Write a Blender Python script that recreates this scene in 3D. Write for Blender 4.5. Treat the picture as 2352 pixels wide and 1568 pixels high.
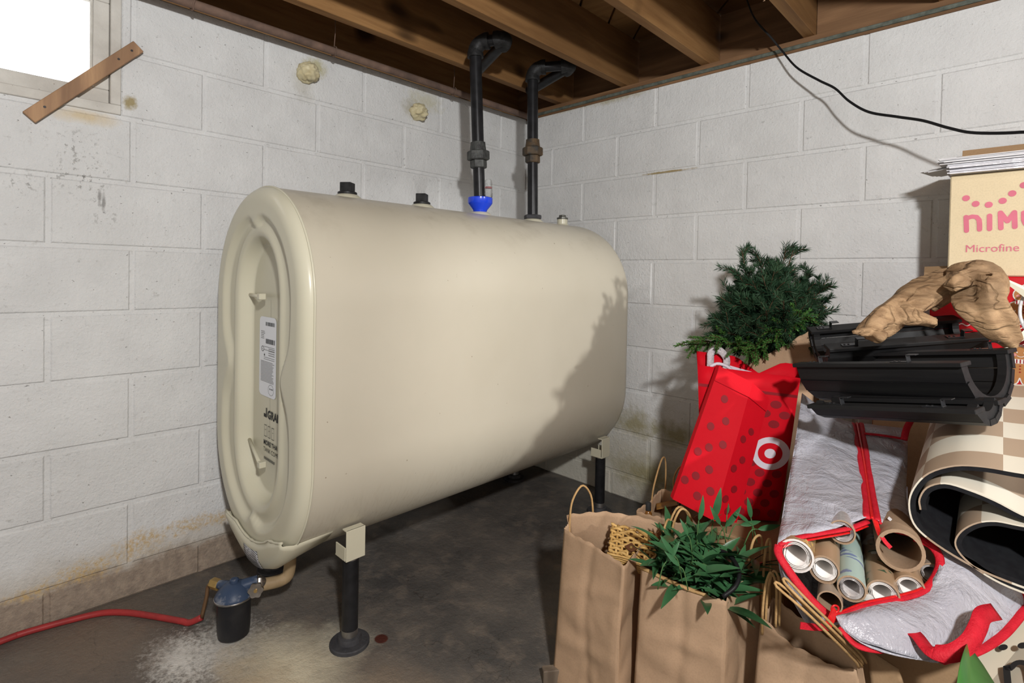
import bpy, bmesh, math, random
from mathutils import Vector, Matrix, noise as mnoise
rnd = random.Random(7)
V = Vector
scene = bpy.context.scene
for o in list(bpy.data.objects): bpy.data.objects.remove(o)

# ------------------------------------------------------------------ camera
CAMF, YAW, ROLL, PITCH = 1225.6753, .7705, -.0187, -.0165
CAM = V((2.0513, -2.2074, 1.0543)); PY0 = 652.1
c_, s_ = math.cos(YAW), math.sin(YAW)
Fw, Rt, Up = V((-s_, c_, 0)), V((c_, s_, 0)), V((0, 0, 1))
F1 = Fw*math.cos(PITCH) + Up*math.sin(PITCH)
U1 = -Fw*math.sin(PITCH) + Up*math.cos(PITCH)
XC = Rt*math.cos(ROLL) - U1*math.sin(ROLL)
YC = Rt*math.sin(ROLL) + U1*math.cos(ROLL)
cd = bpy.data.cameras.new('camera'); cam = bpy.data.objects.new('camera', cd)
scene.collection.objects.link(cam)
m3 = Matrix((XC, YC, -F1)).transposed()
cam.matrix_world = Matrix.Translation(CAM) @ m3.to_4x4()
cd.sensor_width = 36; cd.sensor_fit = 'HORIZONTAL'; cd.lens = CAMF/2352*36
cd.shift_y = -(784-PY0)/2352; cd.clip_start = .02
scene.camera = cam
# ------------------------------------------------------------------ world, lamps, exposure
w = bpy.data.worlds.new('daylight'); scene.world = w; w.use_nodes = True
bg = w.node_tree.nodes['Background']; bg.inputs[0].default_value = (1, 1, 1, 1); bg.inputs[1].default_value = 2.5
def lamp(name, kind, loc, energy, col, size, target=None):
    l = bpy.data.lights.new(name, kind); l.energy = energy; l.color = col
    if kind == 'AREA': l.size = size
    else: l.shadow_soft_size = size
    o = bpy.data.objects.new(name, l); scene.collection.objects.link(o); o.location = loc
    if target is not None: o.rotation_euler = (V(target)-V(loc)).to_track_quat('-Z', 'Y').to_euler()
    return o
wk_l = lamp('work_lamp_offscreen', 'SPOT', (4.40, -1.00, 1.80), 225, (1, .985, .96), .055, (.76, -.62, .74))
wk_l.data.spot_size = math.radians(27); wk_l.data.spot_blend = .8
lamp('flash_lamp_offscreen', 'POINT', (2.62, -2.35, 1.72), 138, (1, .995, .985), .05)
vs = scene.view_settings; vs.view_transform = 'Standard'; vs.look = 'None'; vs.gamma = 1; vs.use_curve_mapping = False; vs.exposure = 0.38

# ------------------------------------------------------------------ helpers: points
def ray(px, py):
    return F1 + XC*((px-1176)/CAMF) + YC*((PY0-py)/CAMF)
def dp(px, py, D): return CAM + ray(px, py)*D              # a point at depth D
def onx(px, py, X): r = ray(px, py); return CAM + r*((X-CAM.x)/r.x)
def ony(px, py, Y): r = ray(px, py); return CAM + r*((Y-CAM.y)/r.y)
def onz(px, py, Z): r = ray(px, py); return CAM + r*((Z-CAM.z)/r.z)
def cat(pts, n):                                          # Catmull-Rom resample
    pts = [V(p) for p in pts]; out = []
    if len(pts) == 2: return [pts[0].lerp(pts[1], i/(n-1)) for i in range(n)]
    P = [pts[0]*2-pts[1]] + pts + [pts[-1]*2-pts[-2]]; m = len(pts)-1
    for i in range(n):
        t = i/(n-1)*m; k = min(int(t), m-1); u = t-k
        a, b, c, d = P[k], P[k+1], P[k+2], P[k+3]
        out.append(.5*((2*b)+(c-a)*u+(2*a-5*b+4*c-d)*u*u+(3*b-a-3*c+d)*u**3))
    return out
def frame(t):
    t = t.normalized(); a = V((0, 0, 1)) if abs(t.z) < .9 else V((1, 0, 0))
    x = a.cross(t).normalized(); return x, t.cross(x)
# ------------------------------------------------------------------ helpers: objects
def link(o): scene.collection.objects.link(o); return o
def tag(o, label=None, cat_=None, group=None, kind=None):
    if label: o['label'] = label
    if cat_: o['category'] = cat_
    if group: o['group'] = group
    if kind: o['kind'] = kind
    return o
def thing(name, loc, label, cat_, group=None):
    o = link(bpy.data.objects.new(name, None)); o.location = V(loc); o.empty_display_size = .05
    return tag(o, label, cat_, group)
def wl(o):                                                # world location of a translated-only chain
    p = V((0, 0, 0))
    while o: p = p + o.location; o = o.parent
    return p
class MB:
    def __init__(s): s.v = []; s.f = []; s.mi = []; s.cur = 0; s.uv = None
    def add(s, vs_, fs):
        b = len(s.v); s.v += [V(p) for p in vs_]
        for f in fs: s.f.append([i+b for i in f]); s.mi.append(s.cur)
        return s
    def box(s, lo, hi, cham=0):
        x0, y0, z0 = lo; x1, y1, z1 = hi
        if cham == 0:
            return s.add([(x0,y0,z0),(x1,y0,z0),(x1,y1,z0),(x0,y1,z0),(x0,y0,z1),(x1,y0,z1),(x1,y1,z1),(x0,y1,z1)],
              [(0,3,2,1),(4,5,6,7),(0,1,5,4),(1,2,6,5),(2,3,7,6),(3,0,4,7)])
        return s.obox(((x0+x1)/2,(y0+y1)/2,(z0+z1)/2), (1,0,0),(0,1,0),(0,0,1),(x1-x0)/2,(y1-y0)/2,(z1-z0)/2,cham)
    def obox(s, c, X, Y, Z, a, b, d, cham=0):             # oriented box, half sizes a b d, chamfered edges
        c, X, Y, Z = V(c), V(X), V(Y), V(Z)
        if cham == 0:
            vs_ = [c+X*(a*i)+Y*(b*j)+Z*(d*k) for k in (-1,1) for j in (-1,1) for i in (-1,1)]
            return s.add(vs_, [(0,2,3,1),(4,5,7,6),(0,1,5,4),(2,6,7,3),(0,4,6,2),(1,3,7,5)])
        bm = bmesh.new(); bmesh.ops.create_cube(bm, size=2)
        for v in bm.verts: v.co = V((v.co.x*a, v.co.y*b, v.co.z*d))
        bmesh.ops.bevel(bm, geom=bm.edges[:], offset=cham, segments=1, affect='EDGES')
        bm.verts.index_update()
        s.add([c+X*v.co.x+Y*v.co.y+Z*v.co.z for v in bm.verts], [[v.index for v in f.verts] for f in bm.faces]); bm.free(); return s
    def tube(s, pts, r, n=10, caps=True, flat=1.0):
        pts = [V(p) for p in pts]; m = len(pts)
        rr = r if isinstance(r, (list, tuple)) else [r]*m
        t0 = (pts[1]-pts[0]).normalized(); x, y = frame(t0); vs_ = []
        for i, p in enumerate(pts):
            t = (pts[min(i+1, m-1)]-pts[max(i-1, 0)])
            if t.length < 1e-9: t = t0
            t = t.normalized(); x = (x - t*x.dot(t)).normalized(); y = t.cross(x)
            for k in range(n):
                a = 2*math.pi*k/n; vs_.append(p + (x*math.cos(a) + y*math.sin(a)*flat)*rr[i])
        fs = [(i*n+k, i*n+(k+1)%n, (i+1)*n+(k+1)%n, (i+1)*n+k) for i in range(m-1) for k in range(n)]
        if caps: fs += [tuple(range(n-1, -1, -1)), tuple((m-1)*n+k for k in range(n))]
        return s.add(vs_, fs)
    def cyl(s, p0, p1, r0, r1=None, n=24, caps=True): return s.tube([p0, p1], [r0, r0 if r1 is None else r1], n, caps)
    def lathe(s, prof, base, axis=(0,0,1), n=28):
        ax = V(axis).normalized(); x, y = frame(ax); base = V(base); m = len(prof)
        vs_ = [base + ax*h + (x*math.cos(2*math.pi*k/n)+y*math.sin(2*math.pi*k/n))*r for r, h in prof for k in range(n)]
        fs = [(i*n+k, i*n+(k+1)%n, (i+1)*n+(k+1)%n, (i+1)*n+k) for i in range(m-1) for k in range(n)]
        if prof[0][0] > 1e-6: fs.append(tuple(range(n-1, -1, -1)))
        if prof[-1][0] > 1e-6: fs.append(tuple((m-1)*n+k for k in range(n)))
        return s.add(vs_, fs)
    def grid(s, rows):                                    # rows of points -> quads
        m = len(rows[0]); n = len(rows)
        return s.add([p for r in rows for p in r], [(i*m+j, i*m+j+1, (i+1)*m+j+1, (i+1)*m+j) for i in range(n-1) for j in range(m-1)])
    def ribbon(s, pts, wdt, nrm, th=.0012):               # flat strip along pts; nrm = facing direction(s)
        pts = [V(p) for p in pts]; m = len(pts); a, b = [], []
        for i, p in enumerate(pts):
            t = (pts[min(i+1, m-1)]-pts[max(i-1, 0)]).normalized()
            nn = V(nrm[i] if isinstance(nrm, list) else nrm); sd = t.cross(nn).normalized()*(wdt/2); up = sd.cross(t).normalized()*th
            a.append((p-sd-up, p+sd-up, p+sd+up, p-sd+up))
        vs_ = [q for r in a for q in r]
        fs = [(i*4+k, i*4+(k+1)%4, (i+1)*4+(k+1)%4, (i+1)*4+k) for i in range(m-1) for k in range(4)]
        fs += [(3,2,1,0), tuple((m-1)*4+k for k in range(4))]
        return s.add(vs_, fs)
    def build(s, name, mat, parent=None, smooth=False, base=None, auto=None):
        if base is None:
            if parent is not None: base = wl(parent)
            else:
                lo = [min(p[i] for p in s.v) for i in range(3)]; hi = [max(p[i] for p in s.v) for i in range(3)]
                base = V(((lo[0]+hi[0])/2, (lo[1]+hi[1])/2, lo[2]))
        base = V(base)
        me = bpy.data.meshes.new(name); me.from_pydata([tuple(p-base) for p in s.v], [], s.f)
        for mt in (mat if isinstance(mat, (list, tuple)) else [mat]): me.materials.append(mt)
        if any(s.mi): me.polygons.foreach_set('material_index', s.mi)
        if smooth: me.polygons.foreach_set('use_smooth', [True]*len(me.polygons))
        bm = bmesh.new(); bm.from_mesh(me); bmesh.ops.recalc_face_normals(bm, faces=bm.faces)
        if auto is not None:
            for e in bm.edges:
                if len(e.link_faces) == 2 and e.calc_face_angle(0) > auto: e.smooth = False
        bm.to_mesh(me); bm.free()
        o = link(bpy.data.objects.new(name, me))
        if parent is not None: o.parent = parent
        else: o.location = base
        return o
def solid(o, th, off=0):
    md = o.modifiers.new('thickness', 'SOLIDIFY'); md.thickness = th; md.offset = off; return o
AUTO = math.radians(35)
# ------------------------------------------------------------------ helpers: materials
class NT:
    def __init__(s, name):
        s.m = bpy.data.materials.new(name); s.m.use_nodes = True; s.t = s.m.node_tree; s.b = s.t.nodes['Principled BSDF']
        s.pos = s.n('ShaderNodeNewGeometry').outputs['Position']
    def n(s, ty, **kw):
        nd = s.t.nodes.new(ty)
        for k, v in kw.items(): setattr(nd, k, v)
        return nd
    def set(s, sock, v):
        if isinstance(v, bpy.types.NodeSocket): s.t.links.new(v, sock)
        else:
            if isinstance(v, tuple) and len(v) == 3 and sock.type == 'RGBA': v = (*v, 1)
            sock.default_value = v
    def obj(s): return s.n('ShaderNodeTexCoord').outputs['Object']
    def uv(s): return s.n('ShaderNodeTexCoord').outputs['UV']
    def map(s, vec, scale=(1,1,1), rot=(0,0,0), loc=(0,0,0)):
        k = s.n('ShaderNodeMapping'); s.set(k.inputs['Vector'], vec); k.inputs['Scale'].default_value = scale
        k.inputs['Rotation'].default_value = rot; k.inputs['Location'].default_value = loc; return k.outputs[0]
    def noise(s, scale, vec=None, detail=4, rough=.55, dist=0):
        k = s.n('ShaderNodeTexNoise'); s.set(k.inputs['Vector'], s.pos if vec is None else vec)
        k.inputs['Scale'].default_value = scale; k.inputs['Detail'].default_value = detail; k.inputs['Roughness'].default_value = rough
        k.inputs['Distortion'].default_value = dist; return k.outputs['Fac']
    def rng(s, v, a, b, c=0., d=1.):
        k = s.n('ShaderNodeMapRange'); s.set(k.inputs['Value'], v)
        for i, x in zip(('From Min', 'From Max', 'To Min', 'To Max'), (a, b, c, d)): k.inputs[i].default_value = x
        return k.outputs[0]
    def math(s, op, a, b=0., c=0.):
        k = s.n('ShaderNodeMath', operation=op); s.set(k.inputs[0], a); s.set(k.inputs[1], b); s.set(k.inputs[2], c); return k.outputs[0]
    def mix(s, f, a, b):
        k = s.n('ShaderNodeMix', data_type='RGBA'); s.set(k.inputs['Factor'], f); s.set(k.inputs['A'], a) if 0 else None
        ins = [i for i in k.inputs if i.type == 'RGBA']; s.set(ins[0], a); s.set(ins[1], b)
        return [o for o in k.outputs if o.type == 'RGBA'][0]
    def blob(s, c, r, nz=None, amt=.5, soft=.5):          # 1 inside an ellipsoid about c, ragged by noise
        d = s.n('ShaderNodeVectorMath', operation='SUBTRACT'); s.set(d.inputs[0], s.pos); d.inputs[1].default_value = c
        k = s.n('ShaderNodeVectorMath', operation='DIVIDE'); s.set(k.inputs[0], d.outputs[0]); k.inputs[1].default_value = r
        l = s.n('ShaderNodeVectorMath', operation='LENGTH'); s.set(l.inputs[0], k.outputs[0])
        v = l.outputs['Value']
        if nz is not None: v = s.math('ADD', v, s.math('MULTIPLY', s.math('SUBTRACT', nz, .5), amt*2))
        return s.rng(v, 1, 1-soft, 0, 1)
    def sep(s, vec=None):
        k = s.n('ShaderNodeSeparateXYZ'); s.set(k.inputs[0], s.pos if vec is None else vec); return k.outputs
    def bump(s, h, strength=.3, dist=.01):
        k = s.n('ShaderNodeBump'); s.set(k.inputs['Height'], h); k.inputs['Strength'].default_value = strength; k.inputs['Distance'].default_value = dist
        s.set(s.b.inputs['Normal'], k.outputs[0]); return s
    def fin(s, col, rough=.6, metal=0., **kw):
        kw.setdefault('Specular_IOR_Level', .4 if isinstance(rough, float) and rough <= .3 else .22)
        s.set(s.b.inputs['Base Color'], col); s.set(s.b.inputs['Roughness'], rough); s.set(s.b.inputs['Metallic'], metal)
        for k, v in kw.items(): s.set(s.b.inputs[k.replace('_', ' ')], v)
        return s.m
def plain(name, c1, c2=None, scale=8, rough=.6, metal=0., bs=None, bst=.2, bd=.004, detail=4, lo=.35, hi=.65, **kw):
    t = NT(name); o = t.obj(); c2 = c2 or tuple(x*.82 for x in c1)
    col = t.mix(t.rng(t.noise(scale, o, detail), lo, hi), c1, c2)
    if bs: t.bump(t.noise(bs, o, 5), bst, bd)
    return t.fin(col, rough, metal, **kw)
def wood(name, c1, c2, axis='y', scale=6, rough=.7, knots=True, bst=.25):
    t = NT(name); st = {'x': (.09,1,1), 'y': (1,.09,1), 'z': (1,1,.09)}[axis]
    v = t.map(t.pos if axis in 'xy' else t.obj(), st)
    a = t.noise(scale*6, v, 6, .6, .6); b = t.noise(scale*1.3, v, 3)
    col = t.mix(t.rng(a, .3, .7), c1, c2); col = t.mix(t.rng(b, .45, .75), col, tuple(x*.62 for x in c2))
    if knots:
        kn = t.noise(5.5, t.map(t.pos, (1,.5,1)), 1); col = t.mix(t.rng(kn, .70, .76), col, tuple(x*.25 for x in c2))
    t.bump(a, bst, .003); return t.fin(col, rough)

# ---- walls of painted concrete block
def wallmat(name, kind):
    t = NT(name); P = t.pos
    big = t.noise(1.7, None, 3); mid = t.noise(9, None, 5); fine = t.noise(120, None, 3); grit = t.noise(45, None, 6, .7)
    oi = t.n('ShaderNodeObjectInfo').outputs['Random']
    col = t.mix(t.rng(mid, .3, .72), (.715,.72,.715), (.625,.628,.625))
    col = t.mix(t.rng(oi, 0, 1, 0, .35), col, (.725,.73,.725))
    col = t.mix(t.math('MULTIPLY', t.rng(big, .5, .72), .45), col, (.57,.57,.56))
    col = t.mix(t.math('MULTIPLY', t.rng(grit, .62, .72), .55), col, (.36,.35,.33))
    # scuffs and pits
    sc = t.noise(16, t.map(P, (1,1,2.2), (0.5,.4,.3)), 6, .75)
    col = t.mix(t.math('MULTIPLY', t.rng(sc, .635, .74), .5), col, (.24,.235,.22))
    pit = t.noise(75, t.map(P, (1,1,1.6)), 2)
    col = t.mix(t.math('MULTIPLY', t.rng(pit, .705, .74), .7), col, (.13,.12,.11))
    z = t.sep()[2]; nz = t.noise(14, None, 6, .65); nz2 = t.noise(38, None, 5, .65)
    def stain(col, c, r, color, amt=.5, soft=.5, op=1., n=None):
        return t.mix(t.math('MULTIPLY', t.blob(c, r, n or nz, amt, soft), op), col, color)
    if kind == 'left':
        low = t.math('ADD', z, t.math('MULTIPLY', t.math('SUBTRACT', nz, .5), .10))
        col = t.mix(t.rng(low, .21, .115, 0, .6), col, t.mix(t.rng(nz2, .4, .6), (.46,.40,.31), (.36,.30,.22)))
        col = t.mix(t.rng(low, .125, .09, 0, .95), col, t.mix(t.rng(nz2, .35, .65), (.34,.27,.205), (.23,.18,.14)))
        for c, r in (((0,-1.80,.165),(.3,.10,.05)), ((0,-1.66,.175),(.3,.09,.035)), ((0,-1.94,.125),(.3,.11,.042)), ((0,-2.06,.108),(.3,.09,.022)), ((0,-1.55,.17),(.3,.08,.03))):
            col = t.mix(t.math('MULTIPLY', t.math('MULTIPLY', t.blob(c, r, nz2, 1.1, .7), t.rng(t.noise(90, None, 4, .7), .38, .6)), .8), col, (.52,.36,.15))
        sp = t.rng(t.noise(60, None, 3, .7), .56, .64)
        for c, r, o_ in (((0,-1.955,1.335),(.3,.085,.10),.85), ((0,-2.09,1.29),(.3,.05,.045),.7), ((0,-1.90,1.22),(.3,.05,.07),.55), ((0,-1.98,1.42),(.3,.13,.06),.45)):
            col = t.mix(t.math('MULTIPLY', t.math('MULTIPLY', t.blob(c, r, nz, .6, .9), sp), o_), col, (.11,.10,.085))
        for y_, z_ in ((-1.915,1.27), (-1.905,1.255)):
            col = stain(col, (0,y_,z_), (.3,.006,.030), (.18,.17,.16), .9, .7, .7, nz2)
        col = stain(col, (0,-1.842,1.575), (.3,.024,.028), (.33,.26,.11), .9, .6, .9, nz2)
        col = stain(col, (0,-1.955,1.508), (.3,.10,.03), (.62,.47,.24), .5, .8, .7, nz)
        col = stain(col, (0,-1.235,1.862), (.3,.06,.045), (.45,.40,.16), .8, .7, .7, nz2)
        col = stain(col, (0,-.70,1.86), (.3,.12,.06), (.50,.46,.26), .8, .8, .5, nz2)
        col = stain(col, (0,-.78,1.81), (.3,.06,.06), (.40,.37,.28), .8, .8, .6, nz2)
        col = stain(col, (0,-1.28,1.79), (.3,.05,.09), (.45,.43,.36), .8, .8, .5, nz)
    else:
        low = t.math('ADD', z, t.math('MULTIPLY', t.math('SUBTRACT', nz, .5), .35))
        col = t.mix(t.rng(low, .50, .20, 0, .6), col, (.46,.42,.30))
        for c, r in (((.72,0,.37),(.17,.3,.08)), ((.93,0,.36),(.14,.3,.07)), ((.82,0,.14),(.28,.3,.10))):
            col = stain(col, c, r, (.27,.23,.09), .8, .8, .75, nz)
        for c, r in (((.58,0,1.925),(.22,.3,.03)), ((.30,0,1.93),(.2,.3,.018)), ((1.0,0,1.93),(.3,.3,.012))):
            col = stain(col, c, r, (.33,.28,.10), .8, .7, .55, nz2)
        col = stain(col, (.86,0,1.533), (.15,.3,.006), (.30,.22,.08), .6, .5, .9, nz2)
    h = t.math('ADD', t.math('MULTIPLY', grit, 1.0), t.math('MULTIPLY', fine, .5))
    t.bump(h, .75, .006); return t.fin(col, .75, Specular_IOR_Level=.25)
M_WL, M_WR = wallmat('painted_block_left', 'left'), wallmat('painted_block_right', 'right')
def floormat():
    t = NT('stained_concrete'); n1 = t.noise(2.2, None, 5, .6); n2 = t.noise(12, None, 6, .65); n3 = t.noise(70, None, 5, .7); n4 = t.noise(26, None, 6, .7)
    col = t.mix(t.rng(n1, .35, .68), (.150,.133,.115), (.066,.063,.060))
    col = t.mix(t.math('MULTIPLY', t.rng(n2, .5, .72), .6), col, (.22,.18,.14))
    col = t.mix(t.math('MULTIPLY', t.rng(n3, .70, .75), .8), col, (.42,.38,.32))
    for c, r, cc, o_, so, nn, am in (
        ((.47,-1.71,0),(.17,.15,.2),(.50,.48,.44),.9,.8,n3,1.1), ((.42,-1.80,0),(.14,.09,.2),(.64,.62,.58),.9,.8,n3,1.2),
        ((.55,-1.60,0),(.10,.10,.2),(.34,.32,.29),.7,.8,n3,.9),
        ((.68,-1.60,0),(.26,.19,.2),(.60,.54,.40),1.,.8,n2,.5), ((.66,-1.44,0),(.12,.09,.2),(.45,.42,.34),.7,.8,n2,.8), ((.78,-1.70,0),(.3,.12,.2),(.40,.30,.19),.7,.8,n2,.8),
        ((1.0,-1.45,0),(.3,.12,.2),(.24,.19,.14),.8,.7,n2,.8), ((.2,-1.95,0),(.35,.25,.2),(.18,.135,.10),.8,.8,n2,.7)):
        col = t.mix(t.math('MULTIPLY', t.blob(c, r, nn, am, so), o_), col, cc)
    col = t.mix(t.blob((.735,-1.365,0), (.022,.020,.1), n2, .1, .2), col, (.07,.018,.012))
    edge = t.noise(3.2, None, 4, .6, .5); cr = t.math('ABSOLUTE', t.math('SUBTRACT', edge, .5))
    col = t.mix(t.math('MULTIPLY', t.math('MULTIPLY', t.rng(cr, .003, .0005), t.rng(n1, .5, .6)), .6), col, (.03,.026,.022))
    t.bump(t.math('ADD', n4, t.math('MULTIPLY', n3, .6)), .6, .008)
    return t.fin(col, t.rng(n2, .3, .7, .38, .7), Specular_IOR_Level=.45)
M_FLOOR = floormat()
M_JOIST = wood('joist_pine', (.34,.185,.072), (.20,.098,.036), 'y', 5)
M_RIM = wood('rim_board_wood', (.27,.15,.075), (.15,.08,.040), 'x', 5)
M_SUBFLOOR = wood('subfloor_board', (.30,.165,.060), (.19,.095,.034), 'x', 3, knots=True)
M_GREEN = plain('green_sill_seal', (.135,.15,.125), (.075,.085,.07), 40, .6, bs=80, bst=.5)
M_RUST = plain('rusty_steel', (.21,.135,.10), (.11,.075,.06), 12, .75, bs=60, bst=.4)

# ------------------------------------------------------------------ structure
ZTOP = 1.930; L = .4064; P_ = .2032; ZA = 1.727
WIN = (-2.47, -1.863, 1.531, 1.925)                        # opening y0 y1 z0 z1
def block_mesh(name, a, h, mat, cache={}):                 # a long, h high, front chamfer; local: u along +X, z up, face at y=0 toward -Y
    k = (round(a, 4), round(h, 4), mat.name)
    if k in cache: return cache[k]
    c, d = .0045, .03; mb = MB()
    mb.add([(0,d,0),(a,d,0),(a,d,h),(0,d,h),(0,c,0),(a,c,0),(a,c,h),(0,c,h),(c,0,c),(a-c,0,c),(a-c,0,h-c),(c,0,h-c)],
      [(0,1,5,4),(1,2,6,5),(2,3,7,6),(3,0,4,7),(4,5,9,8),(5,6,10,9),(6,7,11,10),(7,4,8,11),(8,9,10,11),(0,3,2,1)])
    me = bpy.data.meshes.new(name); me.from_pydata([tuple(p) for p in mb.v], [], mb.f); me.materials.append(mat); cache[k] = me; return me
def clip(r, w):
    a0, a1, b0, b1 = r; x0, x1, z0, z1 = w
    if a1 <= x0 or a0 >= x1 or b1 <= z0 or b0 >= z1: return [r]
    out = []
    if a0 < x0: out.append((a0, x0, b0, b1))
    if a1 > x1: out.append((x1, a1, b0, b1))
    m0, m1 = max(a0, x0), min(a1, x1)
    if b0 < z0: out.append((m0, m1, b0, z0))
    if b1 > z1: out.append((m0, m1, z1, b1))
    return [q for q in out if q[1]-q[0] > .02 and q[3]-q[2] > .012]
J = .011
def lay(wall, mat, along, start, span, zoff, parity0, hole=None):
    rows = [(ZA+zoff-k*P_, min(ZTOP, ZA+zoff-(k-1)*P_) if k > 0 else ZTOP) for k in range(0, 9)]
    rows.append((0.0, ZA+zoff-8*P_))
    for ri, (z0, z1) in enumerate(rows):
        par = (ri + parity0) % 2; e = 0.0; us = [0.0]; u = start + (L/2 if par else 0)
        if u > L*1.02: us.append(u-L) if u-L > .03 else None
        while u < span: us.append(u); u += L
        us.append(span)
        for a, b in zip(us[:-1], us[1:]):
            aj = 0 if a == 0 else J/2; bj = J/2
            r = (a+aj, b-bj, z0+J/2 if z0 > 0 else 0.0, z1-J/2 if z1 < ZTOP else z1)
            for q in (clip(r, hole) if hole else [r]):
                me = block_mesh('block', q[1]-q[0], q[3]-q[2], mat)
                o = link(bpy.data.objects.new('block', me)); o.parent = wall
                if along == 'R': o.location = V((q[0], 0, q[2]))
                else: o.location = V((0, -q[1], q[2])); o.rotation_euler = (0, 0, math.pi/2)
LL, LR = 4.2, 4.6
wm = MB()                                                  # mortar body of the left wall, with the window opening
y0, y1, z0, z1 = WIN
for lo, hi in (((-.2,-LL,0),(-.005,y0,ZTOP)), ((-.2,y1,0),(-.004,.2,ZTOP)), ((-.2,y0,0),(-.004,y1,z0)), ((-.2,y0,z1),(-.004,y1,ZTOP))): wm.box(lo, hi)
wall_left = tag(wm.build('wall_left', M_WL, base=(0,0,0)), 'white painted concrete block wall with the window', kind='structure')
# left wall: local u runs from the corner toward -y
lay(wall_left, M_WL, 'L', .2051, LL, 0, 0, (1.863, 2.47, z0, z1))
wall_right = tag(MB().box((-.004,.004,0),(LR,.2,ZTOP)).build('wall_right', M_WR, base=(0,0,0)), 'white painted concrete block wall behind the boxes and bags', kind='structure')
lay(wall_right, M_WR, 'R', .4002, LR, .012, 0)
M_BACKW = plain('painted_far_wall', (.62,.615,.60), rough=.8)
tag(MB().box((LR,-LL-.2,0),(LR+.2,.2,2.3)).build('wall_side', M_BACKW, base=(0,0,0)), 'plain painted wall at the far side of the basement', kind='structure')
tag(MB().box((-.2,-LL-.2,0),(LR,-LL,2.3)).build('wall_back', M_BACKW, base=(0,0,0)), 'plain painted wall closing the basement opposite the boxes', kind='structure')
floor = tag(MB().box((-.2,-5,-.1),(5.5,.2,0)).build('floor', M_FLOOR, base=(0,0,0)), 'dark stained concrete basement floor', kind='structure')
# ceiling: slab over diagonal boards on joists
ceil = tag(MB().box((-.2,-5,2.222),(5.5,.3,2.26)).build('ceiling', M_SUBFLOOR, base=(0,0,0)), 'underside of a wood framed floor with open joists', kind='structure')
dg = V((-1,1,0)).normalized(); dn = V((1,1,0)).normalized()
me_board = None
for i in range(-22, 24):
    cpos = (.27 + (i+.5)*.2121)/math.sqrt(2)               # distance along (1,1)
    s0 = -1e9; 
    # clip the board to the room rectangle
    lo_t, hi_t = -20, 20
    for (d, p, a, b) in ((dg.x, dn.x*cpos, -.05, 5.2), (dg.y, dn.y*cpos, -4.8, .15)):
        t0, t1 = (a-p)/d, (b-p)/d
        if t0 > t1: t0, t1 = t1, t0
        lo_t, hi_t = max(lo_t, t0), min(hi_t, t1)
    if hi_t-lo_t < .2: continue
    c = dn*cpos + dg*((lo_t+hi_t)/2) + V((0,0,2.211))
    MB().obox(c, dg, dn, (0,0,1), (hi_t-lo_t)/2, .0705, .010, .002).build('board', M_SUBFLOOR, ceil)
for i, x in enumerate([.215+.4*k for k in range(11)]):
    MB().box((x,-4.9,1.968),(x+.040,.10,2.2005), .002).build('joist', M_JOIST, ceil)
for k in range(11):
    x0_ = .255+.4*k if k else .0
    MB().box((.258+.4*k, .088, 1.968),(.612+.4*k, .125, 2.2)).build('rim_board', M_RIM, ceil)
for k in range(3, 9): MB().box((.2575+.4*k, .012, 1.952),(.6125+.4*k, .05, 2.2)).build('blocking', M_RIM, ceil)
MB().box((-.15,.088,1.968),(.213,.125,2.2)).build('rim_board', M_RIM, ceil)
MB().box((-.19,-4.9,1.968),(-.15,.1,2.2)).build('band_board', M_JOIST, ceil)
tag(MB().box((-.2,-4.9,ZTOP),(-.021,.2,1.968)).build('trim_1', M_JOIST, base=(0,0,0)), 'wooden sill plate along the top of the wall with the window', kind='structure')
t2 = tag(MB().box((-.02,.0,ZTOP+.001),(LR,.14,1.968)).build('trim_2', M_RIM, base=(0,0,0)), 'wooden sill plate along the top of the wall behind the boxes', kind='structure')
MB().box((.0,-.010,1.9315),(LR,.0,1.946),.002).build('seal_strip', M_GREEN, t2)
MB().box((.0,-.005,1.921),(LR,.0,1.931)).build('wood_edge', M_RIM, t2)

# window
M_PAINT = plain('peeling_white_paint', (.62,.60,.55), (.50,.48,.43), 20, .6, bs=40, bst=.3)
def peel():
    t = NT('peeling_casing_paint'); n = t.noise(40, t.map(t.pos, (1,2,2)), 4, .6); g = t.noise(9)
    col = t.mix(t.rng(g, .35, .65), (.64,.62,.57), (.50,.475,.43)); col = t.mix(t.rng(n, .70, .73), col, (.11,.055,.03))
    t.bump(n, .4, .004); return t.fin(col, .6)
M_PEEL = peel()
M_GLASS = NT('window_glass').fin((1,1,1), .02, Transmission_Weight=1.0, IOR=1.02, Specular_IOR_Level=.1)
win = tag(link(bpy.data.objects.new('window_1', None)), 'small basement window with peeling white frame and bright glass', kind='structure'); win.location = (0, -2.16, 1.531)
def wb(name, lo, hi, m=M_PEEL, ch=.002): return MB().box(lo, hi, ch).build(name, m, win)
wb('casing', (-.10,y0,z0),(.004,y1,z0+.029)); wb('casing', (-.10,y1-.027,z0+.0295),(.003,y1,z1)); wb('casing', (-.10,y0,z0+.0295),(.003,y0+.027,z1)); wb('casing', (-.10,y0+.0275,z1-.012),(.003,y1-.0275,z1))
sx0, sx1 = -.05, -.012
wb('sash_rail', (sx0,y0+.0285,z0+.0305),(sx1,y1-.0285,z0+.072)); wb('sash_rail', (sx0,y0+.0285,z1-.055),(sx1,y1-.0285,z1-.0125))
wb('sash_stile', (sx0,y1-.068,z0+.0725),(sx1,y1-.0285,z1-.0555)); wb('sash_stile', (sx0,y0+.0285,z0+.0725),(sx1,y0+.068,z1-.0555))
wb('mullion', (sx0,-2.175,z0+.0725),(sx1,-2.136,z1-.0555))
wb('glazing_bead', (sx0+.008,y1-.074,z0+.0725),(sx1-.008,y1-.0685,z1-.0555), M_PAINT, 0)
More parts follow.
